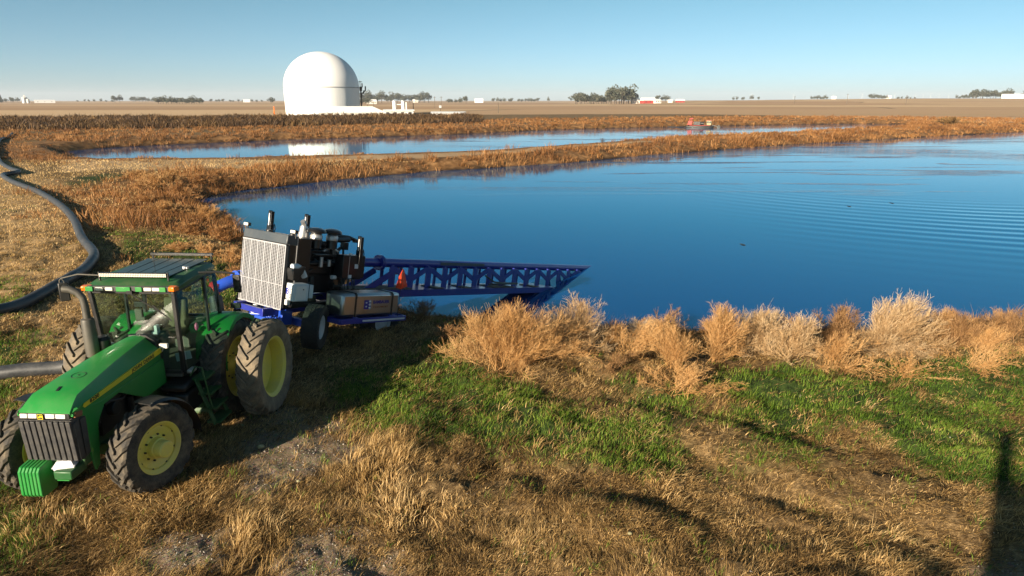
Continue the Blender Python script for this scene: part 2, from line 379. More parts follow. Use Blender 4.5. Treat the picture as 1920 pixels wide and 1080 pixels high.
def build_terrain():
    r = [2.5]
    while r[-1] < 9000:
        q = r[-1]; r.append(q*(1.0062 if q < 60 else 1.0095 if q < 350 else 1.02))
    r = np.array(r)
    a = np.concatenate([np.linspace(-180, -46, 50)[:-1], np.linspace(-46, 46, 620), np.linspace(46, 180, 50)[1:-1]])
    A, RR = np.meshgrid(np.radians(a), r)
    X = RR*np.sin(A); Y = RR*np.cos(A); sh = X.shape
    X = X.ravel(); Y = Y.ravel(); Z = ground_z(X, Y)
    X = np.append(X, 0); Y = np.append(Y, 0); Z = np.append(Z, 0)
    na = len(a); nr = len(r)
    i = np.arange(nr-1)[:, None]*na; j = np.arange(na)[None, :]; k = (j+1) % na
    q = np.stack([i+j, i+na+j, i+na+k, i+k], -1).reshape(-1, 4)
    t = np.stack([np.full(na, nr*na), np.arange(na), (np.arange(na)+1) % na], -1)
    near = np.hypot(X, Y) < 130
    def m(f):
        o = np.zeros(len(X)); o[near] = f(X[near], Y[near]); return o
    g = m(lambda x, y: patch(GREEN, x, y, .6, 51, 1.7, bias=.15)); gr = m(lambda x, y: patch(GRAVEL, x, y, .5, 61, .9, 1.2))*.85; mo = m(lambda x, y: patch(MOWN, x, y, .8, 71))
    dd = np.minimum(np.minimum(sdist(POND1, X, Y), sdist(POND2, X, Y)), sdist(POND3, X, Y))
    pa = 1-sstep(-.5, 1.0, sdist(gpoly(PATHS[0]), X, Y)+(fbm(X*.3, Y*.3, 4)-.5)*3)
    wet = 1-sstep(-.3, .6, dd)
    _b = sdist(gpoly([(-900, 221), (0, 221), (560, 217.5), (900, 215), (1100, 214), (1300, 214), (1500, 217), (1700, 225), (1850, 229.5), (2400, 231), (2900, 420), (2300, 700), (-900, 1500)]), X, Y)
    field = sstep(-1.5, 1.5, _b)*(Y > 20)
    A1 = np.stack([g, gr, mo, np.ones(len(X))], -1); bk = (1-sstep(6, 11, dd))*sstep(26, 40, Y)*(1-field)*.9
    A2 = np.stack([field, wet, pa, bk], -1)
    return np_mesh('ground', np.stack([X, Y, Z], -1), q, t, mk_ground(), {'maskA': A1, 'maskB': A2}, smooth=True)
def mk_ground():
    b = NB('ground'); p = b.pos()
    sa = b.n('ShaderNodeSeparateColor'); b.set(sa.inputs[0], b.attr('maskA', 'Color')); sb = b.n('ShaderNodeSeparateColor'); b.set(sb.inputs[0], b.attr('maskB', 'Color'))
    G, GR, MO = sa.outputs; F, W_, PA = sb.outputs
    n1 = b.noise(1.1, 6, .65, p); n2 = b.noise(9, 6, .7, p); n3 = b.noise(45, 4, .7, p)
    thatch = b.ramp(b.math('ADD', b.math('MULTIPLY', n2, .6), b.math('MULTIPLY', n3, .4)), [(.36, (.035, .023, .011)), (.50, (.14, .09, .04)), (.64, (.40, .27, .13))])
    greenc = b.ramp(n2, [(.35, (.010, .018, .005)), (.55, (.035, .06, .012)), (.75, (.12, .13, .04))])
    c = b.mix(G, thatch, greenc)
    mown = b.ramp(b.noise(3.5, 7, .72, b.pos((1, .55, 1))), [(.30, (.12, .085, .04)), (.48, (.30, .20, .095)), (.68, (.46, .32, .17))])
    c = b.mix(MO, c, mown)
    c = b.mix(b.attr('maskB', 'Alpha'), c, b.ramp(b.noise(.9, 7, .7, p), [(.35, (.07, .035, .014)), (.5, (.20, .10, .038)), (.65, (.36, .20, .085))]))
    v = b.n('ShaderNodeTexVoronoi'); v.inputs['Scale'].default_value = 34; b.set(v.inputs['Vector'], p)
    stone = b.mix(b.rng(n2, .35, .65), b.mix(.55, b.mix(1.0, v.outputs['Color'], (.30, .26, .21), 'MULTIPLY'), (.19, .155, .115)), (.30, .22, .14))
    c = b.mix(GR, c, stone)
    c = b.mix(b.math('MULTIPLY', PA, .8), c, b.mix(n2, (.34, .22, .12), (.50, .37, .22)))
    c = b.mix(W_, c, (.022, .016, .011))
    # harvested fields: broad strips, each its own tan, with drill rows and a few grassy waterways
    pf = b.pos((.0009, .0045, 1)); fn = b.noise(1, 3, .5, pf)
    st = b.n('ShaderNodeTexVoronoi'); st.inputs['Scale'].default_value = 1; b.set(st.inputs['Vector'], b.pos((.0012, .0062, 1))); stc = b.n('ShaderNodeSeparateColor'); b.t.links.new(st.outputs['Color'], stc.inputs[0])
    fc = b.mix(stc.outputs[0], (.33, .20, .11), (.60, .43, .25))
    ve = b.n('ShaderNodeTexVoronoi'); ve.feature = 'DISTANCE_TO_EDGE'; ve.inputs['Scale'].default_value = 1; b.set(ve.inputs['Vector'], b.pos((.0012, .0062, 1))); fc = b.mix(b.rng(b.noise(.35, 5, .7, b.pos((.25, 1, 1))), .4, .7, 0, .35), fc, (.30, .18, .10))
    fc = b.mix(b.rng(fn, .6, .72, 0, .5), fc, (.25, .22, .10))
    ww = b.n('ShaderNodeTexWave'); ww.wave_type = 'BANDS'; ww.bands_direction = 'Y'; b.set(ww.inputs['Vector'], b.pos((.004, .35, 1))); ww.inputs['Scale'].default_value = 1; ww.inputs['Distortion'].default_value = 2.5; ww.inputs['Detail'].default_value = 3
    fc = b.mix(b.math('MULTIPLY', ww.outputs[1], .22), fc, (.28, .17, .09))
    fc = b.mix(b.rng(ve.outputs['Distance'], .0, .012, .75, 0), fc, (.12, .085, .04))
    c = b.mix(F, c, fc)
    nr = b.bump(b.math('ADD', b.math('MULTIPLY', n2, .6), b.math('MULTIPLY', n3, .5)), b.rng(F, 0, 1, .9, .1), .06)
    b.bsdf(c, .95, 0, nr, Specular_IOR_Level=.15); return b.m
tag(build_terrain(), kind='structure')

def mk_water():
    b = NB('pond_water'); p = b.pos()
    fine = b.noise(5.5, 3, .55, b.pos((1, 1.3, 1))); med = b.noise(1.3, 3, .5, p)
    # rings spreading from the stirred up corner of the pond
    wv = b.n('ShaderNodeTexWave'); wv.wave_type = 'RINGS'; wv.rings_direction = 'Z'; wv.inputs['Scale'].default_value = .19; wv.inputs['Distortion'].default_value = 2.2; wv.inputs['Detail'].default_value = 1.5; wv.inputs['Detail Scale'].default_value = .16
    mp = b.n('ShaderNodeMapping'); mp.inputs['Location'].default_value = (-40, -72, 0); mp.vector_type = 'POINT'
    b.t.links.new(b.n('ShaderNodeNewGeometry').outputs['Position'], mp.inputs[0]); b.t.links.new(mp.outputs[0], wv.inputs['Vector'])
    ln = b.n('ShaderNodeVectorMath', operation='LENGTH'); b.t.links.new(mp.outputs[0], ln.inputs[0]); rr = ln.outputs['Value']
    mask = b.math('MULTIPLY', b.rng(rr, 20, 30), b.rng(rr, 52, 38)); 
    sx = b.n('ShaderNodeSeparateXYZ'); b.t.links.new(mp.outputs[0], sx.inputs[0])
    mask = b.math('MULTIPLY', mask, b.rng(sx.outputs[0], -27, -8))
    mask = b.math('MULTIPLY', mask, b.rng(b.noise(.12, 2, .5, p), .3, .6, .45, 1))
    # wind-ruffled streaks far out
    ruf = b.rng(b.noise(1, 4, .62, b.pos((.03, .24, 1)), 1.2), .56, .64)
    sy = b.n('ShaderNodeSeparateXYZ'); b.t.links.new(p, sy.inputs[0])
    far = b.math('MULTIPLY', b.rng(sy.outputs[1], 48, 80), b.rng(sy.outputs[0], -22, 25, .0, 1))
    ruf = b.math('MULTIPLY', ruf, far)
    h = b.math('ADD', b.math('MULTIPLY', fine, b.math('ADD', b.math('MULTIPLY', ruf, 2.4), .10)), b.math('MULTIPLY', med, .10))
    h = b.math('ADD', h, b.math('MULTIPLY', wv.outputs[1], b.math('MULTIPLY', mask, 1.1)))
    nr = b.bump(h, 1.0, .022)
    df = b.n('ShaderNodeBsdfDiffuse'); df.inputs[0].default_value = (.002, .042, .18, 1); gl = b.n('ShaderNodeBsdfGlossy'); b.set(gl.inputs['Roughness'], b.rng(ruf, 0, 1, .03, .10))
    fr = b.n('ShaderNodeFresnel'); fr.inputs[0].default_value = 1.78; b.set(gl.inputs[0], b.mix(b.rng(fr.outputs[0], .45, .85), (.46, .90, 1.0), (1.0, 1.0, 1.0)))
    for q in (df, gl, fr): b.set(q.inputs['Normal'], nr)
    mx = b.n('ShaderNodeMixShader'); b.set(mx.inputs[0], fr.outputs[0]); b.t.links.new(df.outputs[0], mx.inputs[1]); b.t.links.new(gl.outputs[0], mx.inputs[2]); b.t.links.new(mx.outputs[0], b.out.inputs[0]); return b.m
MW = mk_water()
def pond(poly, name, grow):
    c = poly.mean(0); P = []; n = len(poly)
    area = sum(poly[i][0]*poly[(i+1) % n][1]-poly[(i+1) % n][0]*poly[i][1] for i in range(n)); sg = 1 if area > 0 else -1
    for i in range(n):
        e0 = poly[i]-poly[i-1]; e1 = poly[(i+1) % n]-poly[i]; e = e0/np.linalg.norm(e0)+e1/np.linalg.norm(e1)
        nn = np.array([e[1], -e[0]])*sg; nn = nn/max(np.linalg.norm(nn), 1e-6); P.append(poly[i]+nn*grow)
    mb = MB(); mb.add([(x, y, ZW) for x, y in P], [tuple(range(n))])
    o = mb.build(name, MW, smooth=0, fix=False)
    if o.data.polygons[0].normal.z < 0: o.data.flip_normals()
    tag(o, kind='structure')
pond(POND1, 'water', 1.6); pond(POND2, 'water', 1.6); pond(POND3, 'water', 1.0)

# ---------------------------------------------------------------- grass, straw and reeds (uncountable)
def blades(name, P, H, W, LX, LY, tint, mat, curl=.35):
    """P base points, H height, W width, L lean at the tip; every blade a bent ribbon of two faces"""
    n = len(P); fa = RS.uniform(0, 2*PI, n); wx = np.cos(fa)*W/2; wy = np.sin(fa)*W/2
    V = np.zeros((n, 5, 3)); z0 = P[:, 2]-.02
    V[:, 0] = np.stack([P[:, 0]-wx, P[:, 1]-wy, z0], -1); V[:, 1] = np.stack([P[:, 0]+wx, P[:, 1]+wy, z0], -1)
    mx = P[:, 0]+LX*curl; my = P[:, 1]+LY*curl; mz = P[:, 2]+H*.62
    V[:, 2] = np.stack([mx+wx*.8, my+wy*.8, mz], -1); V[:, 3] = np.stack([mx-wx*.8, my-wy*.8, mz], -1)
    V[:, 4] = np.stack([P[:, 0]+LX, P[:, 1]+LY, P[:, 2]+H], -1)
    b = np.arange(n)[:, None]*5
    o = np_mesh(name, V.reshape(-1, 3), b+np.array([[0, 1, 2, 3]]), b+np.array([[3, 2, 4]]), mat, {'tint': np.repeat(np.clip(tint, 0, 1), 5)})
    return o
def scatter(n, y0, y1, xl, xr, power=1.6):
    """random ground points, thinner with distance; xl, xr are side limits as a multiple of y"""
    u = RS.uniform(0, 1, n); a = 1-power+1
    Y = (y0**a+u*(y1**a-y0**a))**(1/a) if abs(a) > 1e-6 else y0*(y1/y0)**u
    X = RS.uniform(xl, xr, n)*Y
    return X, Y
TR_FOOT = [(-8.0, 9.2), (-4.6, 9.2), (-4.6, 14.2), (-8.8, 14.2)]
def clumped(nc, per, y0, y1, xl, xr, keep, rad, power=1.6):
    X, Y = scatter(nc, y0, y1, xl, xr, power); k = RS.uniform(0, 1, nc) < keep(X, Y); X = X[k]; Y = Y[k]
    rep = RS.randint(int(per*.5), int(per*1.6), len(X)); idx = np.repeat(np.arange(len(X)), rep)
    q = RS.normal(0, 1, (len(idx), 2)); rr = (rad*(.6+Y[idx]/25))[:, None]
    return X[idx]+q[:, 0]*rr[:, 0], Y[idx]+q[:, 1]*rr[:, 0], q[:, 0], q[:, 1], idx, X, Y
def pond_d(X, Y): return np.minimum(np.minimum(sdist(POND1, X, Y), sdist(POND2, X, Y)), sdist(POND3, X, Y))

# straw: bleached tufts over the near ground
def dry_keep(X, Y):
    g = patch(GREEN, X, Y, .6, 51, 1.7, bias=.15); gr = patch(GRAVEL, X, Y, .5, 61, .9, 1.2); mo = patch(MOWN, X, Y, .8, 71)
    return np.clip(.25+2.0*(fbm(X*.9, Y*.9, 77)-.36), 0.10, 1)*(1-.62*g)*(1-.93*gr)*(1-.55*mo)*(pond_d(X, Y) > .3)
x, y, qx, qy, idx, cx, cy = clumped(40000, 13, 6.8, 34, -.98, .98, dry_keep, .055, 2.1)
cl = fbm(cx*.8, cy*.8, 91, 3)[idx]; ch = RS.uniform(.6, 1.3, len(cx))[idx]; big = sstep(.52, .66, cl)
tuft = patch([[(615,860),(720,830),(900,960),(880,1040),(700,1040),(630,960)], [(410,980),(440,960),(560,980),(540,1040),(430,1050)], [(120,980),(230,960),(260,1020),(150,1060)]], cx, cy, .4, 15)[idx]
h = (.03+.05*ch+.08*big+.17*tuft)*RS.uniform(.5, 1.15, len(x)); la = (fbm(cx*.5, cy*.5, 99)[idx]-.5)*5-.9+RS.normal(0, .9, len(cx))[idx]+RS.normal(0, .5, len(x)); ll = .05+.06*ch+.05*big
P = np.stack([x, y, ground_z(x, y)], -1)
blades('dry_grass', P, h, .0075*(.6+y/18)*RS.uniform(.6, 1.5, len(x)), np.cos(la)*ll+qx*.05+RS.normal(0, .03, len(x)), np.sin(la)*ll+qy*.05+RS.normal(0, .03, len(x)),
       -.02+1.0*fbm(cx*1.1, cy*1.1, 12)[idx]+RS.normal(0, .17, len(x))+.22*tuft, M['straw'])
tag(bpy.data.objects['dry_grass'], 'bleached straw coloured grass in low tufts over the near ground', 'dry grass', kind='stuff')
# flattened thatch: long stems lying on the ground
n = 330000; x, y = scatter(n, 6.8, 34, -.98, .98, 2.1)
k = (RS.uniform(0, 1, n) < (1-.85*patch(GRAVEL, x, y, .5, 61, .9, 1.2))*(.35+.65*sstep(.40, .6, fbm(x*.7, y*.7, 7)))*(1-.6*patch(GREEN, x, y, .6, 51, 1.7, bias=.15))) & (pond_d(x, y) > .4); x, y = x[k], y[k]; n = len(x)
th = (fbm(x*.35, y*.35, 8)-.5)*6+RS.normal(0, .45, n); L = RS.uniform(.06, .22, n)
blades('dry_thatch', np.stack([x, y, ground_z(x, y)+.02], -1), RS.uniform(.0, .055, n), .006*(.6+y/18)*RS.uniform(.6, 1.6, n), np.cos(th)*L, np.sin(th)*L, .40+.45*(fbm(x*1.5, y*1.5, 3)-.5)*2+RS.normal(0, .24, n), M['straw'], .5)
tag(bpy.data.objects['dry_thatch'], 'flattened dead grass stems lying across the near ground', 'dead grass', kind='stuff')
# green grass
x, y, qx, qy, idx, cx, cy = clumped(46000, 13, 6.8, 46, -.98, .98, lambda X, Y: (patch(GREEN, X, Y, .6, 51, 1.7, bias=.15)*(.30+.70*sstep(.38, .55, fbm(X*1.2, Y*1.2, 5)))+.02)*(pond_d(X, Y) > .5), .07, 1.9)
ch = RS.uniform(.6, 1.3, len(cx))[idx]; la = (fbm(cx*.4, cy*.4, 19)[idx]-.5)*4+.6+RS.normal(0, 1.0, len(x))
h = (.045+.085*ch*(.3+fbm(cx*.9, cy*.9, 31)[idx]))*RS.uniform(.5, 1.15, len(x))*np.where(y > 24, .7, 1)
blades('green_grass', np.stack([x, y, ground_z(x, y)], -1), h, .007*(.6+y/18)*RS.uniform(.6, 1.4, len(x)), np.cos(la)*.07+qx*.045, np.sin(la)*.05+qy*.045,
       .0+.95*fbm(cx*.7, cy*.7, 44)[idx]+RS.normal(0, .14, len(x)), M['grass'])
tag(bpy.data.objects['green_grass'], 'lush green grass in patches between the straw', 'green grass', kind='stuff')
# short mown stubble, left of the hose
n = 120000; x, y = scatter(n, 12, 75, -.98, -.12, 1.7)
k = (RS.uniform(0, 1, n) < (.25+.75*fbm(x*.8, y*.8, 23))*(pond_d(x, y) > 2)*(1-.85*patch(GREEN, x, y, .6, 51, 1.7, bias=.15))) ; x, y = x[k], y[k]; n = len(x)
blades('stubble', np.stack([x, y, ground_z(x, y)], -1), RS.uniform(.03, .10, n)*(.7+y/60), .010*(.5+y/18), RS.normal(.03, .06, n), RS.normal(0, .06, n), .36+.75*fbm(x*.4, y*.25, 29)+RS.normal(0, .15, n), M['straw'])
tag(bpy.data.objects['stubble'], 'short mown straw stubble on the ground beside the long hose', 'stubble', kind='stuff')
# reeds and weeds on the pond banks
def bank_reeds(name, n, cond, hmin, hmax, wd, mat, label, y0, y1, xl, xr, power, tb=.15, ts=.75, clump=.5):
    nc = n//14; X, Y = scatter(nc, y0, y1, xl, xr, power)
    c = cond(X, Y); k = RS.uniform(0, 1, nc) < c; X, Y = X[k], Y[k]
    hc = (hmin+(hmax-hmin)*1.5*np.clip(fbm(X*.3, Y*.3, 63, 4)-.28, 0, 1)**1.2*2*RS.uniform(.5, 1.4, len(X))); tc = fbm(X*.22, Y*.22, 65, 3)
    idx = np.repeat(np.arange(len(X)), 14); m = len(idx); q = RS.normal(0, 1, (m, 2))*clump*hc[idx, None]
    x = X[idx]+q[:, 0]*.8; y = Y[idx]+q[:, 1]*.8; z = ground_z(x, y, False)
    ok = z > ZW-.12; x, y, z, q, idx = x[ok], y[ok], z[ok], q[ok], idx[ok]; m = len(x)
    h = hc[idx]*RS.uniform(.45, 1.1, m)
    blades(name, np.stack([x, y, z], -1), h, wd*(.4+y/60)*RS.uniform(.6, 1.5, m), q[:, 0]*.5+RS.normal(.08, .36, m)*h, q[:, 1]*.5+RS.normal(0, .36, m)*h, tb+ts*tc[idx]+RS.normal(0, .16, m), mat, .4)
    tag(bpy.data.objects[name], label, 'weeds', kind='stuff')
def c_dike(X, Y):
    d1 = sdist(POND1, X, Y); d2 = sdist(POND2, X, Y); pa = sdist(gpoly(PATHS[0]), X, Y)
    s1 = (d1 > -.3)*(1-sstep(5.5, 9.5, d1)); s2 = (d2 > .2)*(1-sstep(1.5, 3.0, d2))*.35
    return np.where(pa < .5, .04, 1)*np.clip(s1+s2, 0, 1)*(Y > 34)*(.5+.5*sstep(.3, .55, fbm(X*.3, Y*.3, 2)))*(X > -34)
bank_reeds('dike_weeds', 520000, c_dike, .28, .85, .028, M['bank'], 'rusty brown weeds covering the dike between the two ponds', 34, 260, -.8, .82, 1.2)
def c_far(X, Y):
    d2 = sdist(POND2, X, Y); d3 = sdist(POND3, X, Y); b = sdist(POND2, X, Y)
    behind = Y > 100+X*.30
    return ((d2 > -.3)*(1-sstep(44, 66, d2))*behind*(d3 > .2)+0.0)*np.where(d2 < 9, 1, .6)
bank_reeds('far_bank_weeds', 380000, c_far, .28, .75, .026, M['bank'], 'brown weeds along the far bank of the second pond', 110, 300, -.85, .85, 1.0)
def c_belt(X, Y):
    d3 = sdist(POND3, X, Y); pz = sdist(gpoly([(-700,224),(0,224),(560,220.5),(900,218),(900,231),(560,237),(0,246),(-700,252)]), X, Y)
    return (pz < 0)*(d3 > .1)*1.0
bank_reeds('far_scrub_belt', 170000, c_belt, 1.0, 1.8, .055, M['belt'], 'dark brown scrub belt on the far side of the ponds', 150, 330, -.95, .0, .6, .0, .75, .55)
def c_left(X, Y):
    d = pond_d(X, Y); return (d > .2)*(1-sstep(5, 14, d))*(X < -9)*.8*sstep(.46, .62, fbm(X*.3, Y*.3, 88))*(1-patch(GREEN, X, Y, .6, 51, 1.7, bias=.15))
bank_reeds('left_bank_weeds', 90000, c_left, .15, .5, .020, M['bank'], 'tan weeds between the ponds and the hose on the left', 24, 110, -.85, -.2, 1.3)
def c_near(X, Y):
    d = sdist(POND1, X, Y); return (d > -.1)*(1-sstep(2.6, 4.2, d))*(Y < 30)*.95
bank_reeds('near_bank_weeds', 80000, c_near, .18, .55, .016, M['weed_dark'], 'low tangled brown weeds on the near bank behind the bushes', 14, 34, -.5, 1.0, 1.0)
# gravel
def gravel():
    n = 26000; x, y = scatter(n, 7, 14, -.8, .95, 1.5); g = patch(GRAVEL, x, y, .5, 61, .9, 1.2)
    k = RS.uniform(0, 1, n) < np.clip(g*.9+.02, 0, 1); x, y = x[k], y[k]; n = len(x); s = RS.uniform(.006, .020, n)*np.where(RS.uniform(0, 1, n) < .03, 1.8, 1)
    z = ground_z(x, y)+.01; base = np.array([(1, 0, 0), (-.5, .87, 0), (-.5, -.87, 0), (0, 0, .8)])
    V = base[None]*s[:, None, None]*RS.uniform(.6, 1.3, (n, 4, 1)); a = RS.uniform(0, 6.28, n); c, q = np.cos(a), np.sin(a)
    X = V[..., 0]*c[:, None]-V[..., 1]*q[:, None]+x[:, None]; Y = V[..., 0]*q[:, None]+V[..., 1]*c[:, None]+y[:, None]
    b = np.arange(n)[:, None, None]*4; t = (b+np.array([[0, 1, 3], [1, 2, 3], [2, 0, 3]])).reshape(-1, 3)
    bb = NB('stones'); bb.bsdf(bb.ramp(bb.attr('tint'), [(0, (.08, .07, .06)), (.6, (.20, .17, .14)), (1, (.46, .42, .36))]), .9)
    np_mesh('gravel', np.stack([X, Y, V[..., 2]+z[:, None]], -1).reshape(-1, 3), None, t, bb.m, {'tint': np.repeat(RS.uniform(0, 1, n), 4)})
    tag(bpy.data.objects['gravel'], 'grey gravel scattered on the bare track', 'gravel', kind='stuff')
gravel()

# ---------------------------------------------------------------- tractor
def tyre_mb(Ro, Wd, Ri, nl, lug=.045, lugw=.055, flat=0.0):
    """carcass round the Y axis with two rows of slanted lugs"""
    mb = MB(); h = Wd/2; rc = Ro-lug
    prof = [(Ri, -h*.72), (Ri+.02, -h*.80), (Ri+(rc-Ri)*.45, -h*.98), (Ri+(rc-Ri)*.75, -h*1.0), (rc-.035, -h*.93), (rc-.008, -h*.75), (rc, -h*.3), (rc, h*.3), (rc-.008, h*.75), (rc-.035, h*.93),
            (Ri+(rc-Ri)*.75, h*1.0), (Ri+(rc-Ri)*.45, h*.98), (Ri+.02, h*.80), (Ri, h*.72)]
    mb.lathe(prof, 56, 'Y')
    for sgn in (-1, 1):
        for k in range(nl):
            a0 = 2*PI*(k+(.5 if sgn > 0 else 0))/nl; secs = []
            for t in np.linspace(0, 1, 6):
                y = sgn*(-.04*h+t*h*1.02); a = a0-(t**1.15)*(.62*Wd/Ro); r1 = Ro-.012*t-(.0 if t < .8 else .05*(t-.8)/.2)
                r0 = rc-.03-(.0 if t < .8 else .05*(t-.8)/.2); dw = lugw/Ro*(.5+.18*t)
                q = []
                for (aa, r) in ((a-dw*1.25, r0), (a+dw*1.25, r0), (a+dw, r1), (a-dw, r1)): q.append((math.sin(aa)*r, y, math.cos(aa)*r))
                secs.append(q)
            mb.loft(secs)
    return mb
def rim_mb(Ri, Wd, off, face=1):
    """welded rim and dished disc; the disc sits at y=off"""
    mb = MB(); h = Wd/2
    mb.lathe([(Ri+.025, -h*.80), (Ri+.02, -h*.74), (Ri-.03, -h*.62), (Ri-.035, -h*.2), (Ri-.055, -h*.1), (Ri-.055, h*.1), (Ri-.035, h*.25), (Ri-.03, h*.62), (Ri+.02, h*.74), (Ri+.025, h*.80), (Ri+.005, h*.80), (Ri-.05, h*.60), (Ri-.075, h*.1), (Ri-.05, -h*.6), (Ri+.005, -h*.8)], 48, 'Y', closed=True)
    mb.lathe([(0, off), (Ri*.45, off), (Ri*.52, off-.01*face), (Ri*.80, off+.03*face), (Ri-.05, off+.02*face), (Ri-.05, off), (Ri*.80, off+.01*face), (Ri*.52, off-.03*face), (0, off-.03*face)], 48, 'Y')
    return mb
def make_tractor():
    x0, y0 = -6.713, 13.068; A = R(182.6)
    root = empty('tractor', (x0, y0, 0), math.atan2(math.cos(A), math.sin(A)))
    tag(root, 'green farm tractor with yellow wheels and a glass cab parked beside the pump', 'tractor')
    B = lambda mb, n, m, bev=.0, par=root, sm=35: mb.build(n, M[m], par, bev, sm)
    # hood: cross sections from firewall to nose (f, half width at edge, top z, crown)
    def hsec(f, ht, zt, hb, zb, crown=.02):
        return [(f, -hb, zb), (f, -hb*1.0, (zt+zb)/2), (f, -ht-.012, zt-.05), (f, -ht, zt-.012), (f, -ht*.5, zt+crown*.8), (f, 0, zt+crown), (f, ht*.5, zt+crown*.8), (f, ht, zt-.012), (f, ht+.012, zt-.05), (f, hb*1.0, (zt+zb)/2), (f, hb, zb)]
    mb = MB(); secs = [hsec(1.42, .17, 2.09, .39, 1.62), hsec(1.9, .215, 2.08, .40, 1.62), (hsec(2.5, .26, 2.05, .41, 1.62)), hsec(3.1, .31, 2.00, .42, 1.62), hsec(3.60, .345, 1.95, .425, 1.66), hsec(3.74, .365, 1.87, .43, 1.70), hsec(3.84, .38, 1.80, .42, 1.74, .012), hsec(3.87, .385, 1.775, .40, 1.745, .006)]
    mb.loft(secs); B(mb, 'hood', 'green', .0, sm=28)
    mb = MB()       # fuel filler ring and hood vent
    mb.lathe([(.098, 0), (.102, .004), (.106, 0)], 28, 'Z', Matrix.Translation((3.06, .02, 2.024)) @ Matrix.Rotation(.085, 4, 'Y'))
    mb.lathe([(0, .006), (.016, .004), (.018, 0)], 12, 'Z', Matrix.Translation((3.06, .02, 2.026)))
    B(mb, 'filler_ring', 'black')
    mb = MB(); mb.box((3.50, 0, 1.982), (.13, .035, .014), (0, .10, .25)); B(mb, 'hood_vent', 'black')
    # side panels with the cut-away around the engine
    side = [(1.40, 1.20), (2.05, 1.20), (2.35, 1.36), (2.75, 1.60), (3.15, 1.58), (3.36, 1.36), (3.46, .72), (3.56, .66), (3.62, 1.0), (3.60, 1.60), (3.86, 1.70), (3.86, 1.745), (3.2, 1.66), (1.40, 1.66)]
    for sg in (-1, 1):
        mb = MB(); mb.prism(side, sg*.385, sg*.425); B(mb, 'side_panel', 'green' if sg < 0 else 'green', .006)
        mb = MB()        # yellow stripe
        mb.prism([(1.44, 1.80), (3.60, 1.73), (3.63, 1.76), (3.60, 1.80), (1.44, 1.885)], sg*.405, sg*.4345)
        st = B(mb, 'stripe', 'stripe')
        if sg > 0:
            T_ = Matrix.Translation((3.36, .4365, 1.778)) @ Matrix(((-1, 0, 0, 0), (0, 0, 1, 0), (0, 1, 0, 0), (0, 0, 0, 1))) @ Matrix.Rotation(.034, 4, 'Z')
            text_mb('8200', .085, T_, .002, .002, 1.1, 1.25).build('lettering', M['black'], st, smooth=0)
            T_ = Matrix.Translation((2.02, .4365, 1.822)) @ Matrix(((-1, 0, 0, 0), (0, 0, 1, 0), (0, 1, 0, 0), (0, 0, 0, 1))) @ Matrix.Rotation(.036, 4, 'Z')
            text_mb('JOHN DEERE', .088, T_, .002, .002, 1.1, 1.25).build('lettering', M['black'], st, smooth=0)
    # nose: grille, ribs, headlights, badge
    mb = MB(); mb.prism([(3.58, .98), (3.74, .95), (3.84, .97), (3.88, 1.64), (3.86, 1.68), (3.60, 1.66)], -.40, .40); gr = B(mb, 'grille', 'plastic', .012)
    mb = MB()
    for k in range(9):
        s = -.355+k*.089; mb.bar((3.85, s, .985), (3.895, s, 1.635), .068, .05, (1, 0, 0))
    for sg in (-1, 1): mb.bar((3.66, sg*.41, 1.0), (3.66, sg*.41, 1.6), .12, .02, (0, 1, 0)); mb.bar((3.79, sg*.41, .99), (3.82, sg*.41, 1.6), .10, .02, (0, 1, 0))
    mb.build('rib', M['plastic'], gr, .008)
    mb = MB(); mb.box((3.84, 0, 1.712), (.08, .76, .085)); mb.box((3.875, 0, 1.655), (.05, .80, .02)); B(mb, 'lamp_surround', 'black', .01)
    for s, wd in ((-.31, .12), (-.175, .14), (.09, .15), (.25, .16)):
        mb = MB(); mb.box((3.868, s, 1.712), (.05, wd*.93, .066), (0, -.12, 0)); B(mb, 'headlight', 'lens', .008)
    mb = MB(); mb.box((3.875, -.05, 1.71), (.045, .085, .085)); bd = B(mb, 'badge', 'black', .008)
    dm = Matrix(((0, 0, 1, 3.900), (-1, 0, 0, -.05), (0, 1, 0, 1.71), (0, 0, 0, 1)))
    MB().add([(-.032, -.02, 0), (-.012, .0, 0), (.005, -.022, 0), (.02, -.012, 0), (.034, -.026, 0), (.024, .004, 0), (.006, .012, 0), (-.006, .03, 0), (-.012, .014, 0), (-.034, .012, 0)], [tuple(range(10))], dm).build('badge_emblem', M['stripe'], bd, smooth=0)
    mb = MB()
    for a, b_ in (((-.038, -.038), (.038, -.038)), ((.038, -.038), (.038, .038)), ((.038, .038), (-.038, .038)), ((-.038, .038), (-.038, -.038))): mb.bar((3.899, -.05+a[0], 1.71+a[1]), (3.899, -.05+b_[0], 1.71+b_[1]), .006)
    mb.build('badge_border', M['stripe'], bd)
    mb = MB(); mb.box((3.75, .424, 1.70), (.16, .03, .085), (0, -.2, 0)); B(mb, 'marker_lamp', 'copper', .008)
    # chassis, engine, axles
    mb = MB(); mb.box((2.9, 0, .93), (1.5, .34, .30)); mb.box((3.5, 0, .86), (.5, .46, .20)); mb.box((3.82, .2, .80), (.36, .28, .14)); mb.box((3.55, .33, .92), (.35, .10, .22)); B(mb, 'front_frame', 'dkgreen', .02)
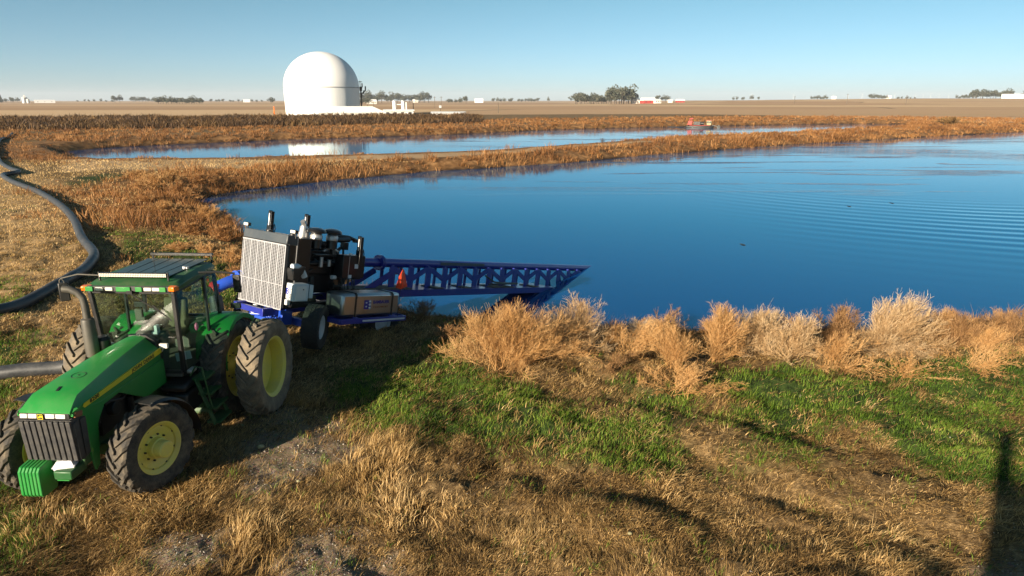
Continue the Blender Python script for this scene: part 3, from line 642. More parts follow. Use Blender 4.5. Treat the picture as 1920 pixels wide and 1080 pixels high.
    mb = MB(); mb.box((2.35, 0, 1.25), (1.35, .46, .60)); mb.box((2.5, .05, 1.55), (1.0, .56, .16)); mb.cyl((2.1, .28, 1.32), (2.1, .28, 1.02), .055); mb.cyl((2.3, .29, 1.34), (2.3, .29, 1.05), .05); mb.cyl((2.75, .2, 1.32), (2.75, .34, 1.32), .12); mb.tube([(2.9, .3, 1.5), (2.6, .34, 1.42), (2.3, .33, 1.5), (1.9, .34, 1.4)], .03); mb.cyl((3.25, -.28, 1.3), (3.25, .28, 1.3), .16); mb.box((3.42, 0, 1.3), (.12, .74, .6))
    B(mb, 'engine', 'black', .01)
    mb = MB(); mb.box((1.1, 0, .95), (1.9, .44, .52)); mb.box((.2, 0, 1.02), (1.2, .56, .62)); mb.lathe([(.2, -.62), (.24, -.4), (.26, 0), (.24, .4), (.2, .62)], 20, 'Y'); M_ = Matrix.Translation((0, 0, .97))
    B(mb, 'transmission', 'dkgreen', .02)
    mb = MB(); mb.lathe([(.075, -1.60), (.075, 1.60)], 16, 'Y', Matrix.Translation((0, 0, .97))); mb.lathe([(.16, -.95), (.17, -.3), (.17, .3), (.16, .95)], 20, 'Y', Matrix.Translation((0, 0, .97))); B(mb, 'rear_axle', 'dkgreen')
    mb = MB(); mb.bar((2.95, -.82, .72), (2.95, .82, .72), .16, .20); mb.cyl((2.95, 0, .72), (2.95, 0, .98), .13); mb.tube([(2.78, -.75, .70), (2.78, .75, .70)], .025); B(mb, 'front_axle', 'dkgreen', .02)
    # fuel tank and battery box under the cab, steps, handrail
    mb = MB(); mb.box((1.15, .62, .80), (.75, .42, .42)); mb.box((1.15, .6, 1.12), (.8, .46, .14)); B(mb, 'fuel_tank', 'black', .05)
    mb = MB(); mb.box((1.15, -.62, .80), (.75, .42, .42)); B(mb, 'fuel_tank', 'black', .05)
    mb = MB()
    for z, s, dz in ((1.22, .98, 0), (.93, 1.06, 0), (.64, 1.12, 0), (.36, 1.16, 0)): mb.box((1.05, s, z), (.50, .26, .045))
    for f in (.79, 1.31): mb.bar((f, .93, 1.24), (f, 1.2, .33), .03, .10, (1, 0, 0))
    B(mb, 'steps', 'dkgreen', .006)
    for f in (.74, 1.36): 
        mb = MB(); mb.tube([(f, .86, 1.32), (f-.0, .98, 1.50), (f, 1.10, 1.48), (f, 1.20, .70), (f, 1.10, .62)], .016, 8); B(mb, 'handrail', 'dkgreen')
    mb = MB(); mb.box((1.28, .86, 1.40), (.20, .10, .07)); B(mb, 'step_lamp', 'steel', .02)
    # rear fenders
    for sg in (-1, 1):
        mb = MB(); secs = []
        path = [(.62, 1.22, .0), (.60, 1.45, 0), (.50, 1.72, .0), (.30, 1.93, .02), (.0, 2.05, .04), (-.32, 2.04, .04), (-.62, 1.93, .0), (-.80, 1.80, 0)]
        for f, z, e in path:
            secs.append([(f, sg*.60, z), (f, sg*1.13, z), (f, sg*1.20, z-.03), (f*.95, sg*1.20, z-.12), (f*.95, sg*1.17, z-.12), (f*.97, sg*1.16, z-.045), (f*.97, sg*.60, z-.03)])
        mb.loft(secs); mb.prism([(.60, 1.22), (.50, 1.72), (.30, 1.93), (.0, 2.04), (-.32, 2.03), (-.62, 1.92), (-.7, 1.5), (-.3, 1.2)], sg*.58, sg*.62)
        B(mb, 'rear_fender', 'green', .004)
        mb = MB(); mb.box((-.42, sg*1.02, 2.13), (.06, .20, .11)); mb.cyl((-.42, sg*1.0, 2.03), (-.42, sg*1.0, 2.1), .02); B(mb, 'fender_lamp', 'black', .01)
        # front fender following the tyre
        mb = MB(); secs = []
        for k in range(13):
            a = R(-8+k*8.5); r = .815; f = -math.sin(a)*r-.02; z = .74+math.cos(a)*r
            secs.append([(f, -sg*.16, z), (f, sg*.18, z+.01), (f, sg*.22, z-.03), (f, sg*.20, z-.03), (f, sg*.165, z-.012), (f, -sg*.16, z-.015)])
        mb.loft(secs); mb.bar((-.25, -sg*.22, 1.0), (-.33, -sg*.08, 1.46), .05); fo = B(mb, 'front_fender', 'black', .0); fo.location = (2.95, sg*.97, 0); fo.rotation_euler = (0, 0, R(-17))
    # cab
    zf = 1.36; FL = (1.26, .74, 1.48); A_top = 2.90
    post = {}
    cb = [((1.26, .70, 1.36), (1.36, .76, 2.92)), ((.36, .80, 1.36), (.33, .79, 2.92)), ((-.20, .78, 1.95), (-.22, .72, 2.92))]
    for sg in (-1, 1):
        for i, (a, b_) in enumerate(cb):
            mb = MB(); mb.bar((a[0], sg*a[1], a[2]), (b_[0], sg*b_[1], b_[2]), .07 if i != 1 else .05, .085 if i == 0 else .06, (1, 0, 0)); B(mb, 'cab_post', 'black', .01)
        for p_, q_, h_ in (((-.2, sg*.77, 1.98), (.34, sg*.80, 1.90), .05), ((.34, sg*.80, 1.33), (1.27, sg*.72, 1.33), .12), ((-.2, sg*.72, 2.90), (1.36, sg*.76, 2.90), .05)): mb = MB(); mb.bar(p_, q_, .055, h_); B(mb, 'cab_rail', 'black', .01)
        mb = MB(); mb.prism([(1.24, 1.38), (.38, 1.38), (.35, 2.89), (1.33, 2.89)], sg*.775, sg*.782); B(mb, 'door_glass', 'glass', sm=0)
        mb = MB(); mb.prism([(.31, 1.92), (-.18, 2.0), (-.20, 2.89), (.31, 2.89)], sg*.765, sg*.772); B(mb, 'side_window', 'glass', sm=0)
    mb = MB(); mb.add([(1.27, -.66, 1.40), (1.27, .66, 1.40), (1.36, .72, 2.88), (1.36, -.72, 2.88), (1.262, -.66, 1.40), (1.262, .66, 1.40), (1.352, .72, 2.88), (1.352, -.72, 2.88)], [(0, 1, 2, 3), (7, 6, 5, 4), (0, 4, 5, 1), (1, 5, 6, 2), (2, 6, 7, 3), (3, 7, 4, 0)]); B(mb, 'windscreen', 'glass', sm=0)
    mb = MB(); mb.box((-.21, 0, 2.45), (.007, 1.40, .86)); B(mb, 'rear_window', 'glass', sm=0)
    for p_, q_ in (((1.30, -.70, 1.37), (1.30, .70, 1.37)), ((-.21, -.74, 1.98), (-.21, .74, 1.98)), ((-.21, -.70, 2.9), (-.21, .70, 2.9)), ((1.36, -.72, 2.91), (1.36, .72, 2.91))): mb = MB(); mb.bar(p_, q_, .055, .065); B(mb, 'cab_rail', 'black', .01)
    # cab floor, rear wall, console, seat, wheel
    mb = MB(); mb.box((.55, 0, 1.30), (1.5, 1.36, .08)); mb.box((-.1, 0, 1.66), (.12, 1.34, .64)); mb.box((.05, -.52, 1.70), (.5, .3, .5)); mb.box((.05, .52, 1.70), (.5, .3, .5)); B(mb, 'cab_floor', 'trim', .02)
    mb = MB(); mb.loft([[(x, s, z) for x, s, z in ((1.02, -.30, 1.34), (1.02, .30, 1.34), (1.24, .30, 1.34), (1.24, -.30, 1.34))], [(.92, -.33, 1.9), (.92, .33, 1.9), (1.22, .33, 1.86), (1.22, -.33, 1.86)], [(.86, -.30, 2.04), (.86, .30, 2.04), (1.14, .28, 1.98), (1.14, -.28, 1.98)]]); B(mb, 'dashboard', 'trim', .03)
    mb = MB(); mb.lathe([(.19, -.014), (.205, 0), (.19, .014), (.175, 0)], 28, 'Z', Matrix.Translation((.78, 0, 2.10)) @ Matrix.Rotation(.6, 4, 'Y'), closed=True); mb.cyl((.78, 0, 2.10), (.95, 0, 1.85), .03); mb.bar((.78, -.19, 2.10), (.78, .19, 2.10), .02); B(mb, 'steering_wheel', 'black')
    mb = MB(); mb.box((.28, .02, 1.78), (.50, .50, .14)); mb.box((.06, .02, 2.12), (.13, .46, .62), (0, -.14, 0)); mb.box((.0, .02, 2.50), (.10, .28, .18), (0, -.14, 0)); B(mb, 'seat', 'seat', .05)
    mb = MB(); mb.box((.30, -.38, 1.98), (.50, .12, .08)); mb.box((.42, -.52, 2.18), (.06, .16, .24)); mb.box((.50, -.40, 2.10), (.05, .10, .12)); B(mb, 'armrest', 'trim', .03)
    mb = MB(); mb.box((1.06, .18, 2.12), (.10, .06, .14)); mb.box((1.02, .12, 2.0), (.10, .12, .10)); B(mb, 'monitor', 'whiteblue', .01)
    mb = MB(); mb.sphere((.62, .70, 2.02), .05, sc=(1, .7, 1.6)); B(mb, 'drink_bottle', 'pink')
    mb = MB(); mb.box((1.14, .66, 1.62), (.02, .26, .16), (.1, 0, .5)); B(mb, 'paper', 'whiteblue', .004)
    # roof
    mb = MB(); secs = []
    for f, hw, zt, zb in ((-.34, .68, 3.02, 2.95), (-.28, .72, 3.09, 2.93), (.2, .77, 3.13, 2.93), (.9, .81, 3.13, 2.93), (1.22, .82, 3.09, 2.93), (1.42, .80, 3.03, 2.95)):
        secs.append([(f, -hw, zb), (f, -hw-.015, (zt+zb)/2), (f, -hw*.93, zt-.02), (f, -hw*.6, zt), (f, hw*.6, zt), (f, hw*.93, zt-.02), (f, hw+.015, (zt+zb)/2), (f, hw, zb)])
    mb.loft(secs); rf = B(mb, 'roof', 'dkgreen', .012)
    mb = MB()
    for k in range(5):
        s = -.52+k*.26; mb.box((.42, s*.93, 3.133), (1.42, .222, .012), (0, .0, -.035*(k-2)/2))
    mb.build('roof_panel', M['roofp'], rf, .004)
    mb = MB(); mb.box((1.43, 0, 2.985), (.05, 1.50, .10)); B(mb, 'lamp_bar', 'plastic', .012)
    for s, wd in ((-.70, .14), (-.08, .26), (.20, .12), (.63, .12)): mb = MB(); mb.box((1.462, s, 2.985), (.035, wd, .085)); B(mb, 'bar_panel', 'green', .008)
    for s in (-.52, -.34, .36, .51):
        mb = MB(); mb.box((1.462, s, 2.985), (.03, .135, .06)); B(mb, 'work_lamp', 'lens', .01)
    for sg in (-1, 1):
        mb = MB(); mb.box((1.40, sg*.775, 2.99), (.13, .17, .085), (0, 0, -sg*.25)); B(mb, 'turn_signal', 'orange', .015)
    # light bar of many small lenses
    mb = MB(); mb.box((1.24, 0, 3.19), (.06, 1.24, .075)); mb.bar((1.24, -.63, 3.08), (1.24, -.63, 3.24), .03); mb.bar((1.24, .63, 3.08), (1.24, .63, 3.24), .03); lb = B(mb, 'light_bar', 'black', .006)
    mb = MB()
    for k in range(40):
        for z in (3.174, 3.206): mb.box((1.272, -.60+k*.0308, z), (.012, .022, .024))
    mb.build('light_bar_lens', M['lens'], lb)
    mb = MB(); mb.bar((-.42, -.62, 3.20), (-.42, .66, 3.20), .06, .05); mb.bar((-.42, -.58, 3.02), (-.42, -.58, 3.20), .03); mb.bar((-.42, .62, 3.02), (-.42, .62, 3.20), .03); B(mb, 'rear_light_bar', 'black', .006)
    mb = MB(); mb.cyl((.85, .18, 3.12), (.85, .18, 3.55), .004, .002, 5); B(mb, 'antenna', 'black')
    mb = MB(); mb.cyl((.5, .60, 3.13), (.5, .60, 3.17), .035); mb.box((.46, .52, 3.15), (.06, .04, .03)); B(mb, 'receiver', 'steel')
    mb = MB(); mb.tube([(1.45, .02, 2.95), (1.46, .04, 2.90), (1.43, .30, 2.70), (1.40, .60, 2.47)], .011, 6); mb.box((1.46, .03, 2.93), (.06, .10, .06)); mb.bar((1.42, .38, 2.68), (1.37, .66, 2.38), .012, .02); B(mb, 'wiper', 'black')
    for sg, tilt in ((-1, 0), (1, 0)):
        mb = MB()
        if sg < 0: mb.tube([(.95, -.80, 3.10), (.93, -1.25, 3.11), (.9, -1.60, 3.02), (.9, -1.64, 2.98), (.9, -1.66, 2.60)], .014, 7); mb.tube([(.9, -1.60, 3.02), (.9, -1.56, 2.96), (.9, -1.57, 2.64)], .011, 6)
        else: mb.tube([(.52, .82, 3.06), (.30, 1.05, 3.02), (.08, 1.30, 2.94)], .022, 7)
        ar = B(mb, 'mirror_arm', 'exhaust')
        mb = MB(); c = (.90, -1.585, 2.76) if sg < 0 else (.02, 1.30, 2.72); mb.box(c, (.05, .17, .36), (0, 0, .55 if sg < 0 else -.25)); mb.build('mirror', M['black'], ar, .02)
    # exhaust
    mb = MB(); mb.cyl((1.84, -.56, 1.62), (1.84, -.56, 1.86), .075); mb.lathe([(.07, 1.84), (.105, 1.88), (.11, 1.95), (.11, 2.50), (.10, 2.55), (.065, 2.57)], 24, 'Z', Matrix.Translation((1.84, -.56, 0))); mb.tube([(1.84, -.56, 2.55), (1.84, -.56, 2.80), (1.84, -.58, 2.93), (1.85, -.65, 3.03), (1.88, -.76, 3.09), (1.9, -.86, 3.10)], .062, 14); mb.tube([(1.84, -.42, 1.55), (1.84, -.56, 1.64)], .08)
    B(mb, 'exhaust_stack', 'exhaust')
    mb = MB(); mb.cyl((1.62, -.50, 1.8), (1.62, -.50, 2.1), .12); mb.cyl((1.62, -.5, 2.1), (1.62, -.5, 2.16), .13, .09); B(mb, 'air_cleaner', 'black')
    for sg in (-1, 1):
        mb = MB(); mb.box((1.45, sg*.50, 1.93), (.06, .15, .085)); mb.bar((1.40, sg*.42, 1.80), (1.43, sg*.48, 1.90), .02); B(mb, 'cowl_lamp', 'lens', .012)
    mb = MB(); mb.loft([[(1.30, -.40, 1.35), (1.30, .40, 1.35), (1.30, .33, 2.0), (1.30, .17, 2.10), (1.30, -.17, 2.10), (1.30, -.33, 2.0)], [(1.43, -.405, 1.35), (1.43, .405, 1.35), (1.43, .335, 2.0), (1.43, .18, 2.115), (1.43, -.18, 2.115), (1.43, -.335, 2.0)]]); B(mb, 'cowl', 'black', .006)
    # front weights: separate cast slabs on the bracket
    for k in range(6):
        mb = MB(); s = -.45+k*.056
        mb.prism([(3.74, .96), (4.00, .93), (4.05, .87), (4.06, .50), (4.02, .45), (3.74, .45), (3.70, .52), (3.70, .90)], s, s+.048); B(mb, 'weight', 'green', .012)
    mb = MB(); mb.box((3.78, .14, .75), (.30, .20, .16)); mb.box((3.70, -.10, .72), (.16, .60, .10)); B(mb, 'weight_bracket', 'green', .012)
    # wheels
    Wd = .46
    def wheel(name, loc, rot, Ro, Ri, Wt, nl, off, hub, mat_t, disc_side):
        o = rim_mb(Ri, Wt, off, disc_side).build(name, M['yellow'], root); o.location = loc; o.rotation_euler = (0, 0, rot)
        t = tyre_mb(Ro, Wt, Ri, nl).build('tyre', M[mat_t], o, .006, 30)
        hb = MB(); sgn = disc_side
        if hub == 'planet':
            hb.lathe([(.0, off+.24*sgn), (.125, off+.24*sgn), (.14, off+.225*sgn), (.145, off+.10*sgn), (.165, off+.09*sgn), (.17, off)], 32, 'Y')
        else: hb.lathe([(0, off+.10*sgn), (.14, off+.10*sgn), (.17, off+.05*sgn), (.19, off)], 28, 'Y')
        hb.build('hub', M['yellow'], o, .004)
        nb = 10
        for k in range(nb):
            a = 2*PI*k/nb; rb = .215 if hub == 'planet' else .25
            MB().cyl((math.cos(a)*rb, off-.01*sgn, math.sin(a)*rb), (math.cos(a)*rb, off+.025*sgn, math.sin(a)*rb), .016, None, 6).build('wheel_nut', M['black'], o)
        for k in range(8 if hub == 'planet' else 0):
            a = 2*PI*(k+.5)/8; rb = Ri*.86; MB().cyl((math.cos(a)*rb, off-.01*sgn, math.sin(a)*rb), (math.cos(a)*rb, off+.035*sgn, math.sin(a)*rb), .018, None, 6).build('clamp_bolt', M['black'], o)
        return o
    for sg in (-1, 1):
        wheel('front_wheel', (2.95, .97 if sg > 0 else -.90, .745), R(-17), .745, .415, .40, 20, .07*sg, 'planet', 'rubber', sg)
        wheel('rear_wheel', (0, sg*.98, .98), 0, .98, .60, .46, 24, .02*sg, 'plain', 'rubber', sg)
        # outer dual: the disc sits deep on its inner side
        o = rim_mb(.60, .46, -.12*sg, sg).build('rear_wheel', M['yellow'], root); o.location = (0, sg*1.70, .98)
        tyre_mb(.98, .46, .60, 24).build('tyre', M['rubber_dusty'], o, .006, 30)
        MB().lathe([(0, -.05*sg), (.10, -.05*sg), (.12, -.08*sg), (.13, -.12*sg)], 24, 'Y').build('hub', M['yellow'], o)
    mb = MB(); mb.bar((-.3, -.06, .55), (-1.3, -.06, .50), .10, .05); mb.bar((-.5, -.42, .62), (-1.15, -.46, .55), .07, .05); mb.bar((-.5, .42, .62), (-1.15, .46, .55), .07, .05); mb.bar((-.55, .3, 1.3), (-1.0, .44, .9), .05); B(mb, 'hitch', 'dkgreen')
    return root
M['roofp'] = paint('grey_roof_film', (.030, .048, .048), .30, dust=.4, dustcol=(.08, .11, .11), scale=1.5)
TRACTOR = make_tractor()
def make_foam_box():
    A = R(182.6); u = Vector((math.sin(A), math.cos(A), 0)); v = Vector((-u.y, u.x, 0)); p = Vector((-6.713, 13.068, 0))+u*3.79+v*.13
    mb = MB(); mb.box((0, 0, .035), (.24, .26, .07), None, (1.12, 1.12)); mb.box((0, 0, .075), (.29, .31, .012)); mb.box((0, 0, .115), (.25, .27, .07), None, (.75, .75))
    o = mb.build('takeout_box', M['foam'], None, .012); o.location = (p.x, p.y, .825); o.rotation_euler = (0, 0, R(-75))
    tag(o, 'white foam lunch box resting on the weight bracket of the green tractor', 'foam box')
make_foam_box()

# ---------------------------------------------------------------- pump trailer with its boom
RIG_O = Vector((-6.262, 16.775, 2.465)); RIG_AZ, RIG_DIP = R(35.5), R(12)
_a = Vector((math.sin(RIG_AZ)*math.cos(RIG_DIP), math.cos(RIG_AZ)*math.cos(RIG_DIP), -math.sin(RIG_DIP))); _l = Vector((-math.cos(RIG_AZ), math.sin(RIG_AZ), 0)); _n = _a.cross(_l)
RIG_M = Matrix(((_a.x, _l.x, _n.x, RIG_O.x), (_a.y, _l.y, _n.y, RIG_O.y), (_a.z, _l.z, _n.z, RIG_O.z), (0, 0, 0, 1)))
def text_side(body, size, x, y, z, sx=1.0, bold=.002, sp=1.05):
    """writing on a face that looks towards -y of the trailer"""
    return text_mb(body, size, Matrix(((1, 0, 0, x), (0, 0, -1, y), (0, 1, 0, z), (0, 0, 0, 1))), .002, bold, sp, sx)
def make_rig():
    root = empty('pump_trailer'); root.matrix_world = RIG_M
    tag(root, 'black engine pump on a trailer with a blue truss boom dipping into the pond', 'pump trailer')
    def B(mb, n, m, bev=.0, par=None, sm=35): return mb.build(n, M[m], par or root, bev, sm)
    # chassis
    mb = MB(); mb.bar((-.3, -.55, -1.38), (4.2, -.45, -1.05), .12, .20); mb.bar((-.3, .55, -1.38), (4.2, .45, -1.05), .12, .20)
    for x in (-.2, .6, 1.6, 2.6, 3.6): mb.bar((x, -.55, -1.36+x*.08), (x, .55, -1.36+x*.08), .10, .14)
    B(mb, 'chassis', 'blue', .01)
    mb = MB(); mb.bar((.6, -1.45, -1.60), (.6, 1.10, -1.60), .16, .18); mb.box((.6, .3, -1.52), (.4, .5, .3)); mb.cyl((.42, .35, -1.35), (.42, .35, -1.75), .09); mb.cyl((.38, -.30, -1.36), (.38, -.30, -1.80), .14); mb.box((.3, -.6, -1.5), (.3, .35, .35)); mb.tube([(.2, .5, -1.45), (-.1, .2, -1.55), (.1, -.2, -1.5), (.3, -.5, -1.7)], .035); mb.box((.25, .0, -1.62), (.2, .7, .12))
    for k in range(5): mb.tube([(.12+.05*k, -.1-.15*k, -1.3), (.05, -.2-.12*k, -1.55), (.25, -.3-.1*k, -1.8)], .022)
    B(mb, 'axle', 'blue2', .02)
    mb = MB(); mb.cyl((.05, .18, -1.36), (.05, .18, -1.52), .13, .11); mb.cyl((.05, .18, -1.30), (.05, .18, -1.36), .07); B(mb, 'hydraulic_tank', 'white')
    for (x, y, sg) in ((.6, 1.26, 1), (.6, -1.50, -1), (3.3, 1.26, 1), (3.3, -.98, -1)):
        z = -1.60 if x < 1 else -1.72; o = rim_mb(.30, .40, .05*sg, sg).build('wheel', M['whiteblue'], root); o.location = (x, y, z); o.rotation_euler = (0, 0, R(35) if x < 1 else 0)
        mb = MB(); h = .215; Ro = .56
        mb.lathe([(.30, -h*.75), (.34, -h*.9), (.45, -h), (.52, -h*.95), (.55, -h*.75), (Ro-.012, -h*.5), (Ro-.012, h*.5), (.55, h*.75), (.52, h*.95), (.45, h), (.34, h*.9), (.30, h*.75)], 48, 'Y')
        for r_ in range(5):            # block tread
            for k in range(36):
                a = 2*PI*(k+.5*(r_ % 2))/36; yy = -h*.78+r_*h*.39; rr = Ro-(.012 if r_ in (0, 4) else 0)
                Mx = Matrix.Rotation(a, 4, 'Y') @ Matrix.Translation((0, yy, rr-.008)) @ Matrix.Rotation(.3*(1 if r_ % 2 else -1), 4, 'Z'); b_ = MB().box((0, 0, 0), (.072, .066, .022)); mb.add(b_.v, b_.f, Mx)
        mb.build('tyre', M['rubber' if sg > 0 and x < 1 else 'rubber_dark'], o, 0, 30)
    # radiator with its slotted guard
    mb = MB(); mb.box((.30, -.03, -.38), (.44, 1.74, 1.72)); mb.box((.10, .80, -.40), (.10, .06, 1.60)); B(mb, 'radiator', 'satin', .015)
    mb = MB()                      # guard sheet of vertical strips with short cross webs
    y0, y1, z0, z1 = -.885, .845, -1.26, .33; ns = 25; st = (y1-y0)/ns
    for k in range(ns+1):
        wd = .034 if k % 4 == 0 else .016
        if k % 1 == 0: mb.box((-.012, y0+k*st, (z0+z1)/2), (.010, wd, z1-z0))
    nz = 46
    for j in range(nz+1):
        z = z0+(z1-z0)*j/nz; mb.box((-.008, (y0+y1)/2, z), (.006, y1-y0, .0095))
    mb.box((-.012, (y0+y1)/2, z0), (.016, y1-y0+.03, .03)); mb.box((-.012, (y0+y1)/2, z1), (.016, y1-y0+.03, .03)); mb.box((-.020, (y0+y1)/2, -.66), (.014, y1-y0, .012))
    B(mb, 'radiator_guard', 'guard', 0, sm=0)
    mb = MB(); mb.box((.16, -.03, .46), (.34, 1.78, .235), (0, .10, 0)); B(mb, 'header_tank', 'slate', .02)
    for y in (.80, -1.10):
        mb = MB(); mb.bar((.10, y, .52), (.06, y, .66), .02); mb.box((.04, y, .69), (.09, .19, .085)); wl = B(mb, 'work_light', 'black', .012)
        mb = MB(); mb.box((-.009, y, .69), (.012, .17, .07)); mb.build('lens', M['lens'], wl, .004)
    for q in ((.25, -.78, .56), (.2, .1, .57)): mb = MB(); mb.cyl(q, (q[0], q[1], q[2]+.06), .085); B(mb, 'radiator_cap', 'black', .01)
    # engine house panels and block
    mb = MB(); mb.box((.52, -.88, -.10), (.44, .05, 1.24)); mb.box((.52, .80, -.10), (.44, .05, 1.24)); mb.box((.60, 0, .50), (.62, 1.72, .05)); B(mb, 'fan_shroud', 'satin', .012)
    mb = MB(); mb.box((.305, -.915, -.10), (.022, .022, 1.3)); B(mb, 'shroud_edge', 'steel')
    mb = MB(); mb.box((1.55, 0, -.52), (1.45, .72, .86)); mb.box((1.6, 0, .02), (1.35, .46, .32)); mb.box((1.35, -.42, -.25), (.9, .16, .34)); mb.cyl((.84, 0, -.4), (.95, 0, -.4), .30)
    for k in range(6): mb.box((1.08+k*.21, 0, .24), (.16, .36, .10)); mb.cyl((1.08+k*.21, -.37, -.05), (1.08+k*.21, -.5, -.12), .045)
    mb.tube([(1.0, -.50, -.15), (1.5, -.54, -.12), (2.15, -.50, -.15)], .06); mb.cyl((2.3, 0, -.5), (2.5, 0, -.5), .36)
    B(mb, 'engine_block', 'satin', .02)
    mb = MB(); mb.cyl((1.10, -.55, -.78), (1.10, -.55, -.48), .08); mb.cyl((.95, -.52, -.90), (.95, -.52, -.62), .12); mb.cyl((1.75, -.60, -.72), (2.0, -.60, -.72), .10); mb.cyl((1.95, -.54, -.95), (1.95, -.54, -.72), .09)
    for k in range(9):
        rr = random.Random(k); p = [(rr.uniform(.7, 2.2), -.5-.06*rr.random(), rr.uniform(-1.0, .1))]
        for j in range(3): q = p[-1]; p.append((q[0]+rr.uniform(-.35, .35), -.52-.12*rr.random(), q[2]+rr.uniform(-.3, .25)))
        mb.tube(p, .016+.012*rr.random(), 6)
    B(mb, 'engine_accessories', 'black', .008)
    mb = MB(); mb.cyl((1.33, -.62, -.22), (1.33, -.62, .05), .055); mb.cyl((1.60, -.62, -.20), (1.60, -.62, -.02), .05); B(mb, 'fuel_filter', 'steel', .008)
    mb = MB(); mb.box((1.47, -.60, .10), (.75, .16, .035)); mb.bar((1.12, -.55, .08), (1.12, -.45, -.2), .03); mb.bar((1.82, -.55, .08), (1.82, -.45, -.2), .03); mb.cyl((1.86, -.6, .10), (1.86, -.6, .20), .05); B(mb, 'filter_bracket', 'black')
    for (x, y) in ((1.10, -.62), (1.62, -.62)):        # two mushroom topped air cleaners
        mb = MB(); mb.cyl((x, y, .28), (x, y, .60), .15); mb.lathe([(.13, .60), (.13, .66), (.245, .68), (.25, .71), (.22, .765), (.12, .80), (0, .81)], 28, 'Z', Matrix.Translation((x, y, 0))); ac = B(mb, 'air_cleaner', 'satin')
        mb = MB(); mb.lathe([(.152, .50), (.156, .52), (.156, .60), (.135, .64)], 28, 'Z', Matrix.Translation((x, y, 0))); mb.build('band', M['steel'], ac)
    mb = MB(); mb.tube([(1.62, -.62, .52), (1.95, -.60, .52), (2.25, -.58, .54)], .07); mb.tube([(1.8, -.5, .62), (2.3, -.5, .60), (2.55, -.55, .52)], .055); mb.box((2.12, -.56, .36), (.18, .14, .20)); mb.tube([(1.3, -.5, .4), (1.7, -.55, .35), (1.75, -.58, .1)], .09); mb.tube([(2.0, -.55, .3), (1.8, -.55, .15)], .05); mb.tube([(2.1, -.55, .28), (2.12, -.55, .1)], .03); mb.box((2.52, -.55, .50), (.16, .1, .06)); B(mb, 'exhaust_piping', 'satin', .008)
    mb = MB(); mb.cyl((.98, -.25, .50), (.98, -.25, .64), .15); mb.cyl((.98, -.25, .64), (.98, -.25, .80), .12, .10); mb.tube([(.98, -.25, .74), (.96, -.27, .86), (.9, -.28, .93)], .07); B(mb, 'intake_elbow', 'steel')
    mb = MB(); mb.tube([(1.4, -.58, .20), (1.62, -.60, .30), (1.85, -.6, .22), (1.95, -.62, .04)], .035); B(mb, 'charge_pipe', 'steel')
    # jacks standing at the corners
    for (x, y, z0, z1) in ((1.0, 1.18, .30, 1.08), (1.5, .30, .30, 1.10), (2.36, -.92, -.10, .68)):
        mb = MB(); mb.bar((x, y-.045, z0), (x, y-.045, z1-.02), .045, .10, (1, 0, 0)); mb.bar((x, y+.045, z0), (x, y+.045, z1), .045, .10, (1, 0, 0)); mb.box((x, y, z0+.2), (.12, .16, .40)); mb.cyl((x, y, z0), (x, y, z1-.15), .028); mb.box((x, y, z1-.05), (.08, .14, .05)); mb.tube([(x+.08, y-.05, z1-.35), (x+.12, y-.05, z0+.3), (x+.08, y-.02, z0)], .014, 6); B(mb, 'jack', 'satin', .006)
        mb = MB(); mb.cyl((x-.055, y, z1-.40), (x-.055, y, z1-.08), .02); mb.build('ram', M['steel'], [k for k in root.children if k.name.startswith('jack')][-1])
    # rear gearbox and hydraulic cabinet
    mb = MB(); mb.box((2.18, -.78, -.16), (.78, .34, .62)); mb.box((2.36, -.5, -.15), (.5, .5, .5)); mb.box((2.6, -.45, -.3), (.3, .4, .5)); cb = B(mb, 'rear_cabinet', 'satin', .02)
    mb = MB(); mb.box((2.0, -.955, -.16), (.014, .012, .58)); mb.build('cabinet_edge', M['steel'], cb)
    mb = MB(); mb.box((2.26, -.956, -.14), (.12, .008, .12)); mb.build('label_plate', M['whiteblue'], cb)
    mb = MB(); mb.box((2.06, -.958, -.42), (.10, .010, .09)); mb.build('label_plate', M['whiteblue'], cb)
    mb = MB(); mb.cyl((1.62, -.74, -.47), (1.75, -.74, -.47), .055); B(mb, 'gauge', 'white')
    mb = MB(); mb.cyl((2.1, -.86, .15), (2.1, -.86, .20), .045); B(mb, 'beacon', 'white')
    mb = MB()
    for k in range(6):
        rr = random.Random(40+k); x = 1.9+k*.09; mb.tube([(x, -.8, -.45), (x+rr.uniform(-.1, .1), -.9, -.75), (x+rr.uniform(-.2, .2), -.7, -1.0)], .018, 6)
    B(mb, 'hydraulic_hoses', 'black')
    mb = MB(); mb.box((1.85, -.66, -.62), (.10, .08, .14)); B(mb, 'valve', 'copper', .01)
    # control panel
    mb = MB(); mb.box((.34, -1.02, -.80), (.46, .30, .44)); cp = B(mb, 'control_panel', 'whiteblue', .02)
    mb = MB(); mb.box((.105, -1.02, -.80), (.012, .22, .34)); mb.box((.34, -1.174, -.81), (.30, .010, .34)); mb.build('panel_door', M['white'], cp, .01)
    Tf = Matrix(((0, 0, -1, .097), (-1, 0, 0, -.96), (0, 1, 0, -.79), (0, 0, 0, 1))); text_mb('B', .20, Tf, .002, .006).build('lettering', M['blue'], cp, smooth=0)
    mb = MB(); mb.box((.095, -1.08, -.72), (.008, .03, .02)); mb.box((.095, -1.07, -.86), (.008, .03, .05)); mb.box((.40, -1.182, -.72), (.03, .01, .03)); mb.build('switch', M['black'], cp)
    mb = MB(); mb.box((.12, -.96, -1.06), (.10, .10, .14)); B(mb, 'junction_box', 'white', .012)
    mb = MB(); mb.box((.76, -.98, -.80), (.12, .12, .34)); B(mb, 'side_box', 'whiteblue', .012)
